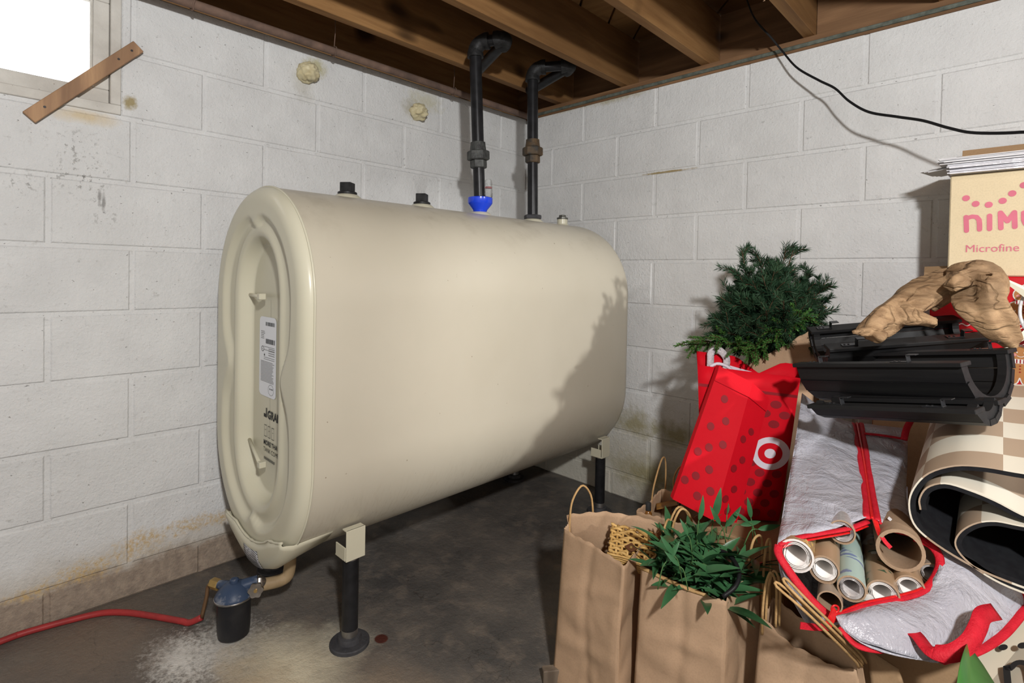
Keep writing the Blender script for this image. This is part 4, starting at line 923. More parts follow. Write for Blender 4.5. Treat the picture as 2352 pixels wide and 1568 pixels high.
# --- driftwood
M_DRIFT = None
def drift():
    t = NT('weathered_driftwood'); o = t.obj(); n = t.noise(30, t.map(o, (.3,1,1.6), (0,.35,-.77)), 6, .7, .5); g = t.noise(5, o, 3)
    col = t.mix(t.rng(n, .35, .68), (.36,.235,.128), (.15,.085,.042)); col = t.mix(t.math('MULTIPLY', t.rng(g, .48, .62), .85), col, (.13,.082,.045))
    cr = t.noise(9, t.map(o, (.5,1.,1.6), (.3,.5,.3)), 3, .5, .8); col = t.mix(t.math('MULTIPLY', t.rng(t.math('ABSOLUTE', t.math('SUBTRACT', cr, .5)), .006, .0), .3), col, (.06,.036,.02))
    t.bump(t.math('ADD', n, t.math('MULTIPLY', t.rng(t.math('ABSOLUTE', t.math('SUBTRACT', cr, .5)), 0, .03), .6)), .8, .008); return t.fin(col, .7)
M_DRIFT = drift()
def limb(mb, spec, n=26, seed=0):
    P3 = cat([dp(x, y, d_) for x, y, d_, r in spec], n); R3 = cat([V((r,0,0)) for *_, r in spec], n)
    x, y = frame(P3[1]-P3[0]); vs_ = []; m = 18
    for i, p in enumerate(P3):
        tg = (P3[min(i+1,n-1)]-P3[max(i-1,0)]).normalized(); x = (x-tg*x.dot(tg)).normalized(); y = tg.cross(x)
        for k in range(m):
            a = 2*math.pi*k/m; rr = R3[i].x*(1+.20*math.sin(3*a+i*.22+seed)+.13*math.sin(5*a-i*.15)+.25*mnoise.noise(p*28+V((math.cos(a), math.sin(a), seed)))); vs_.append(p+(x*math.cos(a)+y*math.sin(a))*rr)
    fs = [(i*m+k,i*m+(k+1)%m,(i+1)*m+(k+1)%m,(i+1)*m+k) for i in range(n-1) for k in range(m)]+[tuple(range(m-1,-1,-1)), tuple((n-1)*m+k for k in range(m))]
    mb.add(vs_, fs)
D0 = 1.30
dw = MB()
limb(dw, [(1992,768,D0-.02,.020),(2015,748,D0-.01,.030),(2050,722,D0,.034),(2095,692,D0,.033),(2150,662,D0,.034),(2195,645,D0,.034),(2235,640,D0,.03)], 30, 1)
limb(dw, [(2060,712,D0-.01,.022),(2090,728,D0-.03,.019),(2120,735,D0-.045,.015),(2150,742,D0-.055,.0125)], 14, 2)
limb(dw, [(2180,640,D0-.02,.018),(2220,634,D0-.05,.032),(2255,648,D0-.06,.048),(2255,690,D0-.08,.042),(2274,728,D0-.10,.036),(2300,764,D0-.11,.028),(2326,786,D0-.11,.020)], 30, 3)
limb(dw, [(2316,782,D0-.115,.017),(2318,765,D0-.118,.014),(2317,752,D0-.118,.010)], 8, 4)
limb(dw, [(2000,760,D0-.03,.012),(1980,762,D0-.04,.010),(1958,762,D0-.045,.004)], 8, 5)
limb(dw, [(2010,765,D0-.03,.016),(2022,775,D0-.05,.015),(2030,782,D0-.055,.010)], 8, 6)
limb(dw, [(2140,665,D0,.02),(2160,640,D0+.01,.016),(2182,625,D0+.01,.006)], 10, 7)
limb(dw, [(2235,640,D0-.05,.022),(2200,645,D0-.08,.016),(2180,660,D0-.085,.012)], 10, 9)
limb(dw, [(2180,668,D0+.01,.018),(2165,690,D0+.02,.014),(2140,712,D0+.03,.008)], 10, 10)
limb(dw, [(2185,640,D0-.03,.011),(2198,622,D0-.04,.008),(2205,604,D0-.045,.004)], 8, 8); limb(dw, [(2196,645,D0-.035,.010),(2208,628,D0-.045,.007),(2216,612,D0-.05,.004)], 8, 11)
limb(dw, [(2215,622,D0-.05,.02),(2245,622,D0-.06,.022),(2270,632,D0-.06,.02)], 10, 12)
do = dw.build('driftwood', M_DRIFT)
md = do.modifiers.new('fuse', 'REMESH'); md.mode = 'VOXEL'; md.voxel_size = .0032; md.use_smooth_shade = True
tag(do, 'gnarled brown driftwood root lying across the black planters', 'driftwood')
# --- printed boxes against the wall
def ptext(t, name, s, size, org, X, Z, mat, bold=0): return tag(text(MB(), s, size, org, X, Z, bold).build(name, mat, t), kind='stuff')
M_NIM = kraft('pale_kraft_board', (.68,.57,.38), (.64,.53,.345)); M_PINK = plain('pink_print', (.66,.17,.24), rough=.6)
yN = -.290
c0, c1 = ony(2168,405,yN), ony(2180,633,yN); nx0, nz0, nz1 = c1.x-.004, c1.z, c0.z
nim = thing('printed_carton', (nx0+.22,yN+.15,nz0), 'pale kraft carton with pink lettering and dots under the paper stack', 'box')
MB().box((nx0,yN,nz0),(nx0+.44,yN+.23,nz1),.003).build('carton_body', M_NIM, nim)
yp = yN-.0008
fu = lambda px, py: (ony(px,py,yp).x, ony(px,py,yp).z)
YOFF = [0]
def stroke(mb, pts, r, y=yp):
    for (x0_,z0_),(x1_,z1_) in zip(pts[:-1], pts[1:]):
        YOFF[0] = (YOFF[0]+1) % 12; yy = y-YOFF[0]*.00002
        d = V((x1_-x0_,0,z1_-z0_)); n_ = V((-d.z,0,d.x)).normalized()*r; A, B = V((x0_,yy,z0_)), V((x1_,yy,z1_)); mb.add([A-n_, B-n_, B+n_, A+n_], [(0,1,2,3)])
    for x, z in pts: YOFF[0] = (YOFF[0]+1) % 12; circ(mb, x, z, 0, r, y-YOFF[0]*.00002, 14)
for px, py in ((2219,455),(2241,468),(2271,470),(2303,461),(2325,444),(2352,425)):
    x, z = fu(px, py); m_ = MB(); circ(m_, x, z, 0, .0082, yp, 20); m_.build('dot', M_PINK, nim)
sr = .0055
def letter(pxs): m_ = MB(); stroke(m_, [fu(*q) for q in pxs], sr); m_.build('letter', M_PINK, nim)
letter([(2220,530),(2219,498),(2224,500),(2233,497),(2243,498),(2249,505),(2250,515),(2250,527)])
letter([(2273,526),(2273,495)])
letter([(2299,524),(2298,488),(2314,508),(2330,487),(2331,521)])
letter([(2352,488),(2352,505),(2356,514),(2368,518),(2380,513),(2384,502),(2384,484)])
x, z = fu(2216, 579); ptext(nim, 'print', 'Microfine', .0285, (x, yp, z), (1,0,.01), (0,0,1), M_PINK)
# open flap and papers on top
MB().obox(V((nx0+.225,yN+.215,nz1+.055)), (1,0,0),(0,.34,.94),(0,-.94,.34), .218,.058,.002).build('open_flap', M_CARD, nim)
M_PAP = plain('white_paper', (.76,.76,.78), (.70,.70,.72), 12, .5); M_PLA = plain('glossy_white_sleeve', (.72,.72,.76), (.62,.62,.66), 60, .15, bs=60, bst=.5)
zz = nz1+.0005
for i in range(13):
    hgt = .0042 if i < 7 else .0030; x0_ = nx0-.012+(.006*rnd.random() if i < 7 else rnd.uniform(-.03,.02)); ang = rnd.uniform(-.04,.04)
    Xv = V((math.cos(ang), math.sin(ang), 0)); Yv = V((-math.sin(ang), math.cos(ang), 0))
    til = V((0,0,0))
    tag(MB().obox((x0_+.20, yN+.098+rnd.uniform(-.012,.006), zz+hgt/2), Xv, Yv, (0,0,1), .195, .108, hgt/2-.0004, .0004).build('paper_sheaf', M_PLA if i < 7 else M_PAP), 'glossy white paper sheaf low in the stack on the pink lettered carton' if i < 7 else 'loose white paper sheaf near the top of the stack on the carton', 'paper', 'glossy sheaves stacked on the carton' if i < 7 else 'loose sheaves stacked on the carton')
    zz += hgt
for k in range(3):
    tag(MB().obox((nx0+.01-.012*k, yN+.07+.02*k, nz1+.030+.0045*k-.004), V((.97,-.2,.10)).normalized(), V((.2,.98,0)).normalized(), V((-.1,0,.99)).normalized(), .055,.05,.0008).build('loose_envelope', M_PAP), 'white envelope sticking out sideways from the paper stack', 'envelope', 'envelopes sticking out of the paper stack')
tag(MB().obox((nx0+.33, yN+.10, zz+.004), V((.98,.1,.03)).normalized(), V((-.1,.99,0)).normalized(), (0,0,1), .14,.09,.002,.001).build('blue_folder', plain('dark_blue_folder', (.02,.045,.07), rough=.4)), 'dark blue folder on top of the paper stack', 'folder')
# red gingerbread boxes
M_REDB = plain('glossy_red_board', (.52,.004,.012), (.48,.004,.010), 3, .35, Coat_Weight=.2); M_GINGER = plain('gingerbread_print', (.48,.21,.07), rough=.6); M_ICING = plain('white_icing_print', (.80,.76,.72), rough=.6); M_PINKC = plain('pink_cheek_print', (.75,.30,.28)); M_DRED = plain('dark_red_print', (.30,.01,.015))
def gbox(z0_, z1_, yF, x0_, label, men):
    t = thing('gift_box', (x0_+.25,yF+.16,z0_), label, 'box')
    MB().box((x0_,yF,z0_),(x0_+.50,yF+.25,z1_-.0),.003).build('box_body', M_REDB, t)
    y = yF-.0008; H_ = z1_-z0_
    for zz_ in (z1_-.022, z0_+.018):
        mb = MB(); n = 120; up, lo = [], []
        for i in range(n+1):
            x = x0_+.004+.49*i/n; w_ = .0028*math.sin(i*1.25); up.append(V((x,y,zz_+w_+.0013))); lo.append(V((x,y,zz_+w_-.0013)))
        mb.grid([lo, up]).build('icing_wave', M_ICING, t)
    for mx in men:
        mz = z0_+H_*.47; s_k = H_/.135; y1_ = y-.0003; y2_ = y-.0006; y3_ = y-.0009
        def el(mb, cx, cz, rx, rz, yy, n=20): YOFF[0] = (YOFF[0]+1) % 12; yy -= YOFF[0]*.00002; mb.add([V((mx+(cx+rx*math.cos(2*math.pi*i/n))*s_k, yy, mz+(cz+rz*math.sin(2*math.pi*i/n))*s_k)) for i in range(n)], [tuple(range(n))])
        def capsule(mb, x0c, z0c, x1c, z1c, r, yy): 
            stroke(mb, [(mx+x0c*s_k, mz+z0c*s_k),(mx+x1c*s_k, mz+z1c*s_k)], r*s_k, yy)
        man = None
        for (mm, g, yy) in ((M_ICING, .0022, y1_), (M_GINGER, 0, y2_)):
            mb = MB(); el(mb, 0,.030,.0175+g,.0165+g,yy); capsule(mb, 0,.010,0,-.012,.0135+g,yy); capsule(mb, -.010,.006,-.028,-.004,.0085+g,yy); capsule(mb, .010,.006,.028,-.004,.0085+g,yy); capsule(mb, -.007,-.014,-.012,-.032,.0085+g,yy); capsule(mb, .007,-.014,.012,-.032,.0085+g,yy)
            o = tag(mb.build('gingerbread_print' if mm is M_GINGER else 'icing_outline', mm, t), kind='stuff')
            if mm is M_GINGER: man = o
        mb = MB(); [el(mb, q,.027,.0035,.003,y3_) for q in (-.010,.010)]; tag(mb.build('cheeks', M_PINKC, man), kind='stuff')
        mb = MB(); capsule(mb, -.011,.0125,.011,.0125,.005,y3_); capsule(mb, .011,.010,.016,-.002,.004,y3_); capsule(mb, -.034,-.001,-.031,-.010,.0013,y3_); capsule(mb, .034,-.001,.031,-.010,.0013,y3_); tag(mb.build('scarf', M_ICING, man), kind='stuff')
        y4_ = y3_-.0003; mb = MB(); [capsule(mb, q,.009,q,.016,.0012,y4_) for q in (-.012,-.006,0,.006,.012)]; capsule(mb, .010,.002,.018,.004,.0012,y4_); [el(mb, 0,q,.0016,.0016,y4_) for q in (.002,-.005,-.012)]; tag(mb.build('scarf_stripe', M_DRED, man), kind='stuff')
        mb = MB(); [el(mb, q,.033,.0012,.0016,y4_) for q in (-.006,.006)]; pts_ = [(mx+(.006*math.cos(a))*s_k, mz+(.027+.004*math.sin(a))*s_k) for a in [math.pi*(1.15+.7*i/6) for i in range(7)]]; stroke(mb, pts_, .0006*s_k, y4_); tag(mb.build('face', M_ICING, man), kind='stuff')
    return t
yG = -.305; gz1 = nz0-.001; g1x = ony(2265,690,yG).x; g2x = ony(2352,690,yG).x
gbox(gz1-.150, gz1, yG, nx0-.035, 'red gift box printed with gingerbread men directly under the pale carton', (g1x, g1x+(g2x-g1x)*1.0, g1x+(g2x-g1x)*2))
gbox(.771, gz1-.152, yG, nx0-.030, 'red gift box with icing wave at the bottom of the gingerbread stack', (g1x+.07, g1x+.17))
tag(MB().obox(ony(2145,622,-.29)+V((.02,.03,.0)), V((1,.1,.05)).normalized(), V((-.1,.95,.3)).normalized(), V((0,-.3,.95)).normalized(), .045,.05,.001).build('paper_scrap', M_CARD), 'brown paper scrap sticking out left of the carton', 'paper')
# star with spiky points hung on the right
M_STAR = plain('cream_star_paper', (.62,.60,.48), (.58,.55,.43), 5, .6)
sc_ = dp(2432,716,1.285); star = thing('star_decoration', sc_-V((0,0,.11)), 'cream paper star with long spikes beside the driftwood', 'decoration')
for (px, py) in ((2281,627),(2294,810),(2420,560),(2530,640),(2540,800),(2420,870)):
    tip = dp(px, py, 1.285); d = (tip-sc_).normalized(); sd = d.cross(F1).normalized(); mb = MB(); b0 = sc_+d*.03
    mb.add([b0+sd*.020, b0-sd*.020, b0-F1*.014, b0+F1*.010, tip], [(0,2,4),(2,1,4),(1,3,4),(3,0,4),(0,3,1,2)]); mb.build('spike', M_STAR, star)
MB().tube([sc_+F1*.02+(XC*math.cos(2*math.pi*i/48)+YC*math.sin(2*math.pi*i/48))*.075 for i in range(49)], .0035, 8, False).build('ring', plain('white_plastic', (.74,.74,.76), rough=.35), star, True)

# --- rolled play mat
def matmat():
    t = NT('checkered_play_mat'); uv = t.uv(); s = t.sep(uv)
    cu, cv = t.math('FLOOR', t.math('MULTIPLY', s[0], 1)), t.math('FLOOR', t.math('MULTIPLY', s[1], 1))
    ck = t.math('FLOORED_MODULO', t.math('ADD', cu, cv), 2.)
    col = t.mix(t.math('GREATER_THAN', ck, .5), (.64,.60,.50), (.37,.28,.20)); t.bump(t.noise(900, t.obj(), 2), .12, .001); return t.fin(col, .55)
M_MAT = matmat(); M_FOAMB = plain('black_foam', (.010,.011,.013), (.006,.006,.008), 60, .8); M_EDGEW = plain('white_mat_edge', (.72,.70,.64), rough=.6)
yM = -.955
def mx_(px, py): p = ony(px, py, yM); return V((p.x, 0, p.z))
prof = [mx_(2460,1096), mx_(2352,1085), mx_(2260,1070), mx_(2190,1068), mx_(2130,1086), mx_(2096,1122), mx_(2086,1160), mx_(2098,1205), mx_(2140,1245), mx_(2220,1295), mx_(2300,1332), mx_(2400,1365), mx_(2480,1360), mx_(2530,1310), mx_(2510,1250), mx_(2440,1215), mx_(2352,1182), mx_(2290,1150), mx_(2230,1125), mx_(2170,1108), mx_(2128,1118), mx_(2110,1145), mx_(2112,1170)]
inner = [mx_(2400,1215), mx_(2340,1205), mx_(2285,1195), mx_(2240,1200), mx_(2205,1220), mx_(2192,1248), mx_(2210,1280), mx_(2260,1320), mx_(2330,1355), mx_(2420,1380), mx_(2470,1340), mx_(2440,1270), mx_(2400,1222)]
AX = V((-.03,.97,.16)).normalized()
mat = thing('play_mat', (2.1,-.7,.34), 'rolled checkered beige play mat with black foam underside', 'play mat')
def rollsheet(name_pts, n, th, LEN, name, u0):
    P3 = cat(name_pts, n); al = [0]
    for i in range(1, n): al.append(al[-1]+(P3[i]-P3[i-1]).length)
    nr = []
    for i in range(n):
        tg = (P3[min(i+1,n-1)]-P3[max(i-1,0)]).normalized(); nr.append(V((tg.z, 0, -tg.x)))
    def sheet(o0, o1, mat_, nm, y0=0., y1=LEN, parent=mat):
        mb = MB(); uvs = []
        nv = 8
        for s_, o_ in ((0, o0), (1, o1)):
            for j in range(nv+1):
                for i in range(n): p = P3[i]+nr[i]*o_+V((0,yM,0))+AX*(y0+(y1-y0)*j/nv); mb.v.append(p); uvs.append((u0+al[i]/.125, (y0+(y1-y0)*j/nv)/.085+.25))
        K = n*(nv+1)
        for s_ in (0, 1):
            for j in range(nv):
                for i in range(n-1): mb.f.append([s_*K+j*n+i, s_*K+j*n+i+1, s_*K+(j+1)*n+i+1, s_*K+(j+1)*n+i]); mb.mi.append(0)
        for i in range(n-1):
            for j in (0, nv): mb.f.append([j*n+i, j*n+i+1, K+j*n+i+1, K+j*n+i]); mb.mi.append(0)
        for j in range(nv):
            for i in (0, n-1): mb.f.append([j*n+i, (j+1)*n+i, K+(j+1)*n+i, K+j*n+i]); mb.mi.append(0)
        o = mb.build(nm, mat_, parent, True, auto=AUTO)
        ul = o.data.uv_layers.new(name='UVMap')
        for lp in o.data.loops: ul.data[lp.index].uv = uvs[lp.vertex_index]
        return o
    sheet(0, th*.25, M_MAT, name); sheet(th*.25+.0001, th, M_FOAMB, 'foam_backing', .002)
SG = -1
rollsheet(prof, 90, -.011, .50, 'printed_layer', .35)
rollsheet(inner, 50, -.010, .47, 'inner_curl', 4.35)
# --- pale box with black print in the lower corner
cn = [dp(2215,1640,.86), dp(2480,1560,.80), dp(2460,1340,1.00), dp(2248,1452,.98)]
M_CREAM = plain('cream_board', (.64,.59,.47), (.60,.55,.43), 4, .55)
pb = thing('flat_carton', drop((cn[0]+cn[1]+cn[2]+cn[3])/4, min(p.z for p in cn)-.05), 'cream flat carton with black dots and lettering under the zip bag', 'box')
nrm = (cn[1]-cn[0]).cross(cn[3]-cn[0]).normalized(); nrm = nrm if nrm.z > 0 else -nrm
mb = MB(); lowr = [p-nrm*.06 for p in cn]; mb.add(cn+lowr, [(0,1,2,3),(7,6,5,4)]+[(i,(i+1)%4,4+(i+1)%4,4+i) for i in range(4)]); mb.build('carton_body', M_CREAM, pb)
MB().add([p+nrm*.0004 for p in (cn[3], cn[3].lerp(cn[2],.03), cn[0].lerp(cn[1],.03), cn[0])], [(0,1,2,3)]).build('black_edge', M_INK, pb)
def plane_hit(px, py): r = ray(px, py); return CAM+r*((cn[0]+nrm*.0008-CAM).dot(nrm)/r.dot(nrm))
for px, py in ((2304,1486),(2348,1482),(2400,1470)):
    c = plane_hit(px, py); e1 = (cn[1]-cn[0]).normalized(); e2 = nrm.cross(e1); MB().add([c+(e1*math.cos(a)+e2*math.sin(a))*.0072 for a in [2*math.pi*i/20 for i in range(20)]], [tuple(range(20))]).build('dot', M_INK, pb)
np_ = [(2316,1580),(2312,1530),(2318,1536),(2335,1522),(2352,1522),(2364,1532),(2366,1575)]
MB().ribbon(cat([plane_hit(*q) for q in np_], 24), .010, nrm, .0003).build('letter', M_INK, pb)

# --- zip bag with wrapping paper
def zipmat():
    t = NT('white_woven_plastic'); o = t.obj(); n = t.noise(16, o, 5, .6, .5); f = t.noise(420, t.map(o, (1,.3,1)), 2)
    col = t.mix(t.rng(n, .3, .7), (.43,.43,.475), (.36,.36,.41)); t.bump(t.math('ADD', n, t.math('MULTIPLY', f, .05)), .8, .02)
    return t.fin(col, .28, Specular_IOR_Level=.5)
M_ZIP = zipmat(); M_TRIM = plain('red_binding_tape', (.56,.014,.030), (.48,.010,.022), 60, .6, bs=300, bst=.4); M_ZTEETH = plain('bright_red_zipper', (.66,.010,.012), (.5,.01,.01), 200, .3)
zb = thing('zip_storage_bag', V((1.86,-.95,.44)), 'white woven plastic storage bag with red zip edges holding wrapping paper', 'storage bag')
def loft(lines, n, m, wr=.004, sd=0., name='panel', th=.0012):
    cols = [cat(l, n) for l in lines]; rows = [cat([c_i[i] for c_i in cols], m) for i in range(n)]
    for r in rows:
        for k, p in enumerate(r): r[k] = p + V((0,0,1))*wr*(mnoise.noise(p*14+V((sd,0,0)))+.5*mnoise.noise(p*30+V((0,sd,0))))
    return solid(MB().grid(rows).build(name, M_ZIP, zb, True), th)
Lft = [dp(1842,905,1.54), dp(1826,1020,1.35), dp(1804,1145,1.16), dp(1786,1248,1.00)]
Zl = [dp(1958,972,1.48), dp(1972,1040,1.33), dp(1984,1120,1.18), dp(1990,1190,1.05)]
Ml = [dp(1912,955,1.50), dp(1906,1035,1.31), dp(1896,1130,1.15), dp(1885,1222,1.005)]
loft([Lft, Ml, Zl], 22, 16, .005, 1., 'top_panel')
Zr = [dp(1978,972,1.48), dp(1990,1040,1.33), dp(2002,1120,1.18), dp(2016,1195,1.05)]
Rt_ = [dp(2085,985,1.44), dp(2084,1060,1.30), dp(2082,1140,1.16), dp(2100,1232,1.03)]
Mr = [dp(2030,978,1.46), dp(2038,1048,1.31), dp(2044,1130,1.17), dp(2056,1215,1.035)]
loft([Zr, Mr, Rt_], 22, 14, .005, 2., 'top_panel')
MB().grid([cat(Zl, 20), cat(Zr, 20)]).build('zip_tape', M_TRIM, zb)
Ldn = [p+V((.05,.03,-.15)) for p in Lft]; loft([Lft, [p+V((.010,.004,-.07)) for p in Lft], Ldn], 18, 10, .005, 3., 'side_panel')
# underside / inner floor of the bag
Bl, Br = [p+V((.05,.03,-.15)) for p in Lft], [p+V((.0,.03,-.165)) for p in Rt_]
loft([Bl, Br], 10, 8, .003, 4., 'bottom_panel')
# mouth hem and the slack front panel
hemA = [dp(1788,1252,1.00), dp(1790,1275,.985), dp(1822,1325,.96), dp(1866,1380,.935), dp(1912,1422,.915), dp(1985,1392,.925), dp(2060,1376,.935), dp(2120,1356,.95), dp(2152,1318,.97), dp(2158,1282,.99), dp(2138,1252,1.01), dp(2100,1234,1.03)]
hemTop = [dp(1788,1250,1.00), dp(1830,1235,1.00), dp(1890,1224,1.005), dp(1950,1213,1.02), dp(1992,1198,1.045)]
hemTopR = [dp(2018,1198,1.05), dp(2048,1216,1.04), dp(2085,1226,1.035), dp(2118,1238,1.02), dp(2138,1252,1.01)]
f_in = cat(hemA[4:], 14)
f_out = cat([dp(1928,1440,.89), dp(1985,1478,.865), dp(2070,1505,.85), dp(2150,1516,.85), dp(2235,1498,.87), dp(2300,1458,.90), dp(2355,1395,.94), dp(2330,1330,.99)], 14)
f_mid = [a.lerp(b, .5)+V((0,-.004,.012)) for a, b in zip(f_in, f_out)]
loft([f_in, f_mid, f_out], 40, 12, .006, 5., 'front_panel')
f_und = [p+V((.0,.08,-.012)) for p in f_out]; loft([f_out, f_und], 24, 5, .004, 6., 'under_panel')
rj = [dp(2138,1250,1.01), dp(2200,1285,1.01), dp(2270,1310,1.0), dp(2335,1332,.99)]; 
def trimtube(pts, r=.0062, n=60, nm='red_binding', m_=None): return MB().tube(cat(pts, n), r, 8, True, .5).build(nm, m_ or M_TRIM, zb, True)
trimtube(hemTop, .0065); trimtube(hemTopR, .0065); trimtube(hemA[:5], .0075); trimtube(hemA[4:], .0075)
trimtube(Zl, .0065); trimtube(Zr, .0062); trimtube([p.lerp(q,.5)+V((0,0,.002)) for p, q in zip(Zl, Zr)], .0028, 60, 'zip_teeth', M_ZTEETH)
trimtube([p+V((0,0,-.008)) for p in hemTop], .0035, 60, 'zip_teeth', M_ZTEETH); trimtube([p+V((.003,.006,-.002)) for p in hemA[:5]], .003, 60, 'zip_teeth', M_ZTEETH); trimtube([p+V((0,.006,.004)) for p in hemA[4:9]], .003, 60, 'zip_teeth', M_ZTEETH)
trimtube([dp(1985,995,1.42), dp(2030,1000,1.40), dp(2078,1008,1.38)], .006, 20); trimtube([dp(2076,1010,1.37), dp(2082,985,1.38), dp(2092,965,1.39)], .008, 12)
trimtube(list(f_out[9:])[:5], .006, 30); trimtube([f_out[0], dp(1965,1480,.87), dp(2010,1492,.865), dp(2035,1490,.87)], .006, 20)
trimtube([dp(2160,1516,.85), dp(2235,1498,.87), dp(2300,1458,.90), dp(2355,1395,.94)], .009, 30)
# strap handle and zip pulls
MB().ribbon(cat([dp(2086,1442,.885), dp(2108,1462,.865), dp(2138,1494,.835), dp(2185,1500,.82), dp(2225,1476,.82), dp(2246,1440,.835), dp(2258,1412,.85), dp(2288,1404,.87)], 40), .024, [(-Fw*.7+V((0,0,.7))).normalized()]*40, .0009).build('strap', M_TRIM, zb, True)
MB().ribbon([dp(2010,1195,1.035), dp(2016,1215,1.02), dp(2022,1232,1.005)], .011, -Fw, .0012).build('zip_pull', M_ZTEETH, zb); MB().ribbon([dp(2022,1228,1.005), dp(2034,1245,.995), dp(2046,1258,.99)], .007, -Fw, .001).build('pull_tab', M_TRIM, zb)
MB().ribbon([dp(1918,1400,.905), dp(1910,1420,.895), dp(1900,1440,.89)], .012, -Fw, .0015).build('zip_pull', M_ZTEETH, zb); MB().ribbon([dp(1905,1440,.888), dp(1870,1440,.885), dp(1838,1436,.885)], .011, -Fw, .001).build('pull_tab', M_TRIM, zb)
MB().tube([dp(1918,1398,.903)+ (XC*math.cos(a)+YC*math.sin(a))*.006 for a in [2*math.pi*i/16 for i in range(17)]], .0018, 6, False).build('pull_ring', M_ZTEETH, zb, True)
MB().ribbon([dp(2040,1188,1.045), dp(2060,1206,1.035)], .012, V((0,0,1)), .0005).build('care_tag', M_PAP, zb)
# rolls of wrapping paper
def rollmat(name, base, second, leaf=None, sc=24, dens=.62):
    t = NT(name); o = t.obj(); n = t.noise(sc, t.map(o, (1,.45,1), (0,0,.5)), 2, .5, 1.0); col = t.mix(t.rng(n, dens, dens+.03), base, second)
    if leaf: n2 = t.noise(sc*1.4, t.map(o, (.5,1,1), (.3,.2,.9), (3,1,2)), 2, .5, .6); col = t.mix(t.rng(n2, dens, dens+.02), col, leaf)
    return t.fin(col, .35)
AXR = V((-.215,.972,-.09)).normalized()
M_TUBE = kraft('cardboard_tube', (.34,.24,.16), (.28,.19,.12))
def paper_roll(px, py, d_, rpx, mat_, inner_, label, ln=.42, thick=.12, core=None, spiral=True):
    r = rpx/CAMF*d_; c = dp(px, py, d_); t = thing('wrapping_paper_roll', c-V((0,0,r)), label, 'wrapping paper')
    mb = MB(); n = 26; x, y = frame(AXR)
    prof_ = [(r,0),(r,ln),(r*(1-thick),ln),(r*(1-thick),0)]
    mb.add([c+AXR*h+(x*math.cos(2*math.pi*k/n)+y*math.sin(2*math.pi*k/n))*rr for rr, h in prof_[:2] for k in range(n)], [(k,(k+1)%n,n+(k+1)%n,n+k) for k in range(n)])
    mb.build('printed_paper', mat_, t, True)
    mb = MB(); mb.add([c+AXR*h+(x*math.cos(2*math.pi*k/n)+y*math.sin(2*math.pi*k/n))*rr for rr, h in ((r,.0),(r*(1-thick),-.0005),(r*(1-thick),ln*.9)) for k in range(n)], [(i*n+k,i*n+(k+1)%n,(i+1)*n+(k+1)%n,(i+1)*n+k) for i in range(2) for k in range(n)])
    mb.build('core', core or M_TUBE, t, True, auto=AUTO)
    if spiral:
        m = 70; rows = [[], []]
        for i in range(m):
            a = i/m*3*2*math.pi; rr = r*(1-thick)*(.97-.30*i/m)
            p = c+(x*math.cos(a)+y*math.sin(a))*rr; rows[0].append(p+AXR*.002); rows[1].append(p+AXR*ln*.6)
        solid(MB().grid(rows).build('inner_wrap', inner_, t, True), .0006)
    return t
M_PW = plain('white_paper_back', (.72,.69,.66), rough=.5); M_FOIL = plain('silvery_wrap', (.55,.53,.52), (.40,.37,.36), 60, .2, .3)
M_K1 = rollmat('kraft_print_leaves', (.38,.26,.16), (.70,.68,.62), (.05,.10,.055), 26, .60); M_MINT = rollmat('mint_snow_print', (.44,.58,.53), (.60,.70,.66), (.20,.26,.42), 30, .62)
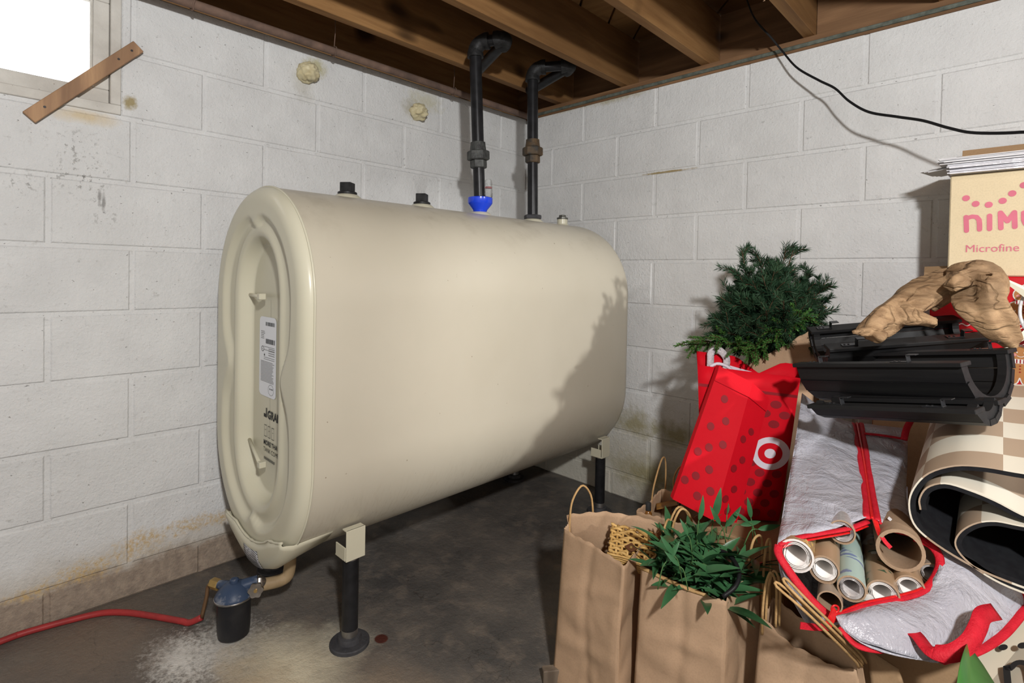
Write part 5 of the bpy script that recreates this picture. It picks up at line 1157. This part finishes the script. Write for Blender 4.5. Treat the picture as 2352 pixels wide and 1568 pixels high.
M_PINE = rollmat('white_pine_print', (.70,.70,.68), (.06,.15,.07), (.12,.20,.10), 22, .55); M_K2 = rollmat('kraft_pine_print', (.40,.27,.165), (.07,.11,.07), None, 18, .60); M_GOLD = rollmat('gold_dot_print', (.36,.24,.13), (.60,.44,.16), None, 90, .58); M_GREY = rollmat('grey_kraft_print', (.30,.235,.18), (.05,.045,.04), None, 24, .62)
paper_roll(1828,1276,.985,37, M_GOLD, M_PW, 'loosely wound gold dotted wrapping paper roll against the zip edge', core=M_PW)
paper_roll(1893,1308,.965,31, M_K2, M_PW, 'kraft pine wrapping roll beside the gold dotted one')
paper_roll(1956,1352,.930,29, M_MINT, M_FOIL, 'mint green wrapping paper roll with crumpled film in its end')
paper_roll(1934,1222,1.02,27, M_FOIL, M_FOIL, 'silvery film roll tucked under the zip bag lid', ln=.30)
paper_roll(1993,1398,.930,17, M_PINE, M_PW, 'white wrapping paper roll with green pine print')
paper_roll(2028,1366,.945,33, M_K1, M_PW, 'kraft wrapping paper roll with green leaves and white flowers')
paper_roll(2068,1264,.985,47, M_TUBE, M_TUBE, 'wide open cardboard tube in the zip bag', thick=.16, spiral=False)
paper_roll(2090,1352,.960,30, M_K2, M_PW, 'kraft wrapping roll with pine trees under the wide cardboard tube')
paper_roll(2140,1318,1.005,24, M_GREY, M_FOIL, 'grey brown wrapping roll at the end of the row by the zip')
paper_roll(1906,1384,.930,26, M_GREY, M_TUBE, 'dark kraft roll below the mint green roll', spiral=False)
# --- big leaf and corrugated scraps at the bottom
bl = leafmesh('leaf_blade', .17, .13, plain('glossy_green_leaf', (.035,.13,.025), (.06,.19,.04), 7, .3))
lp_ = dp(2205,1745,.72); lf = link(bpy.data.objects.new('broad_leaf', bl)); d = (dp(2200,1510,.82)-lp_).normalized(); z = (-F1-d*(-F1).dot(d)).normalized(); y = z.cross(d)
lf.matrix_world = Matrix.Translation(lp_) @ Matrix((d, y, z)).transposed().to_4x4(); solid(lf, .0008)
tag(lf, 'broad glossy green leaf poking out under the zip bag', 'leaf')
wp = thing('corrugated_sheet', dp(1960,1560,.93)-V((0,0,.05)), 'torn corrugated cardboard sheet between the open bag and zip bag', 'cardboard')
solid(MB().grid(patchgrid(dp(2010,1640,.96), dp(2100,1640,.92), dp(2064,1536,.94), dp(1990,1488,.985), 8, 6)).build('sheet', M_CARD, wp, True), .004)
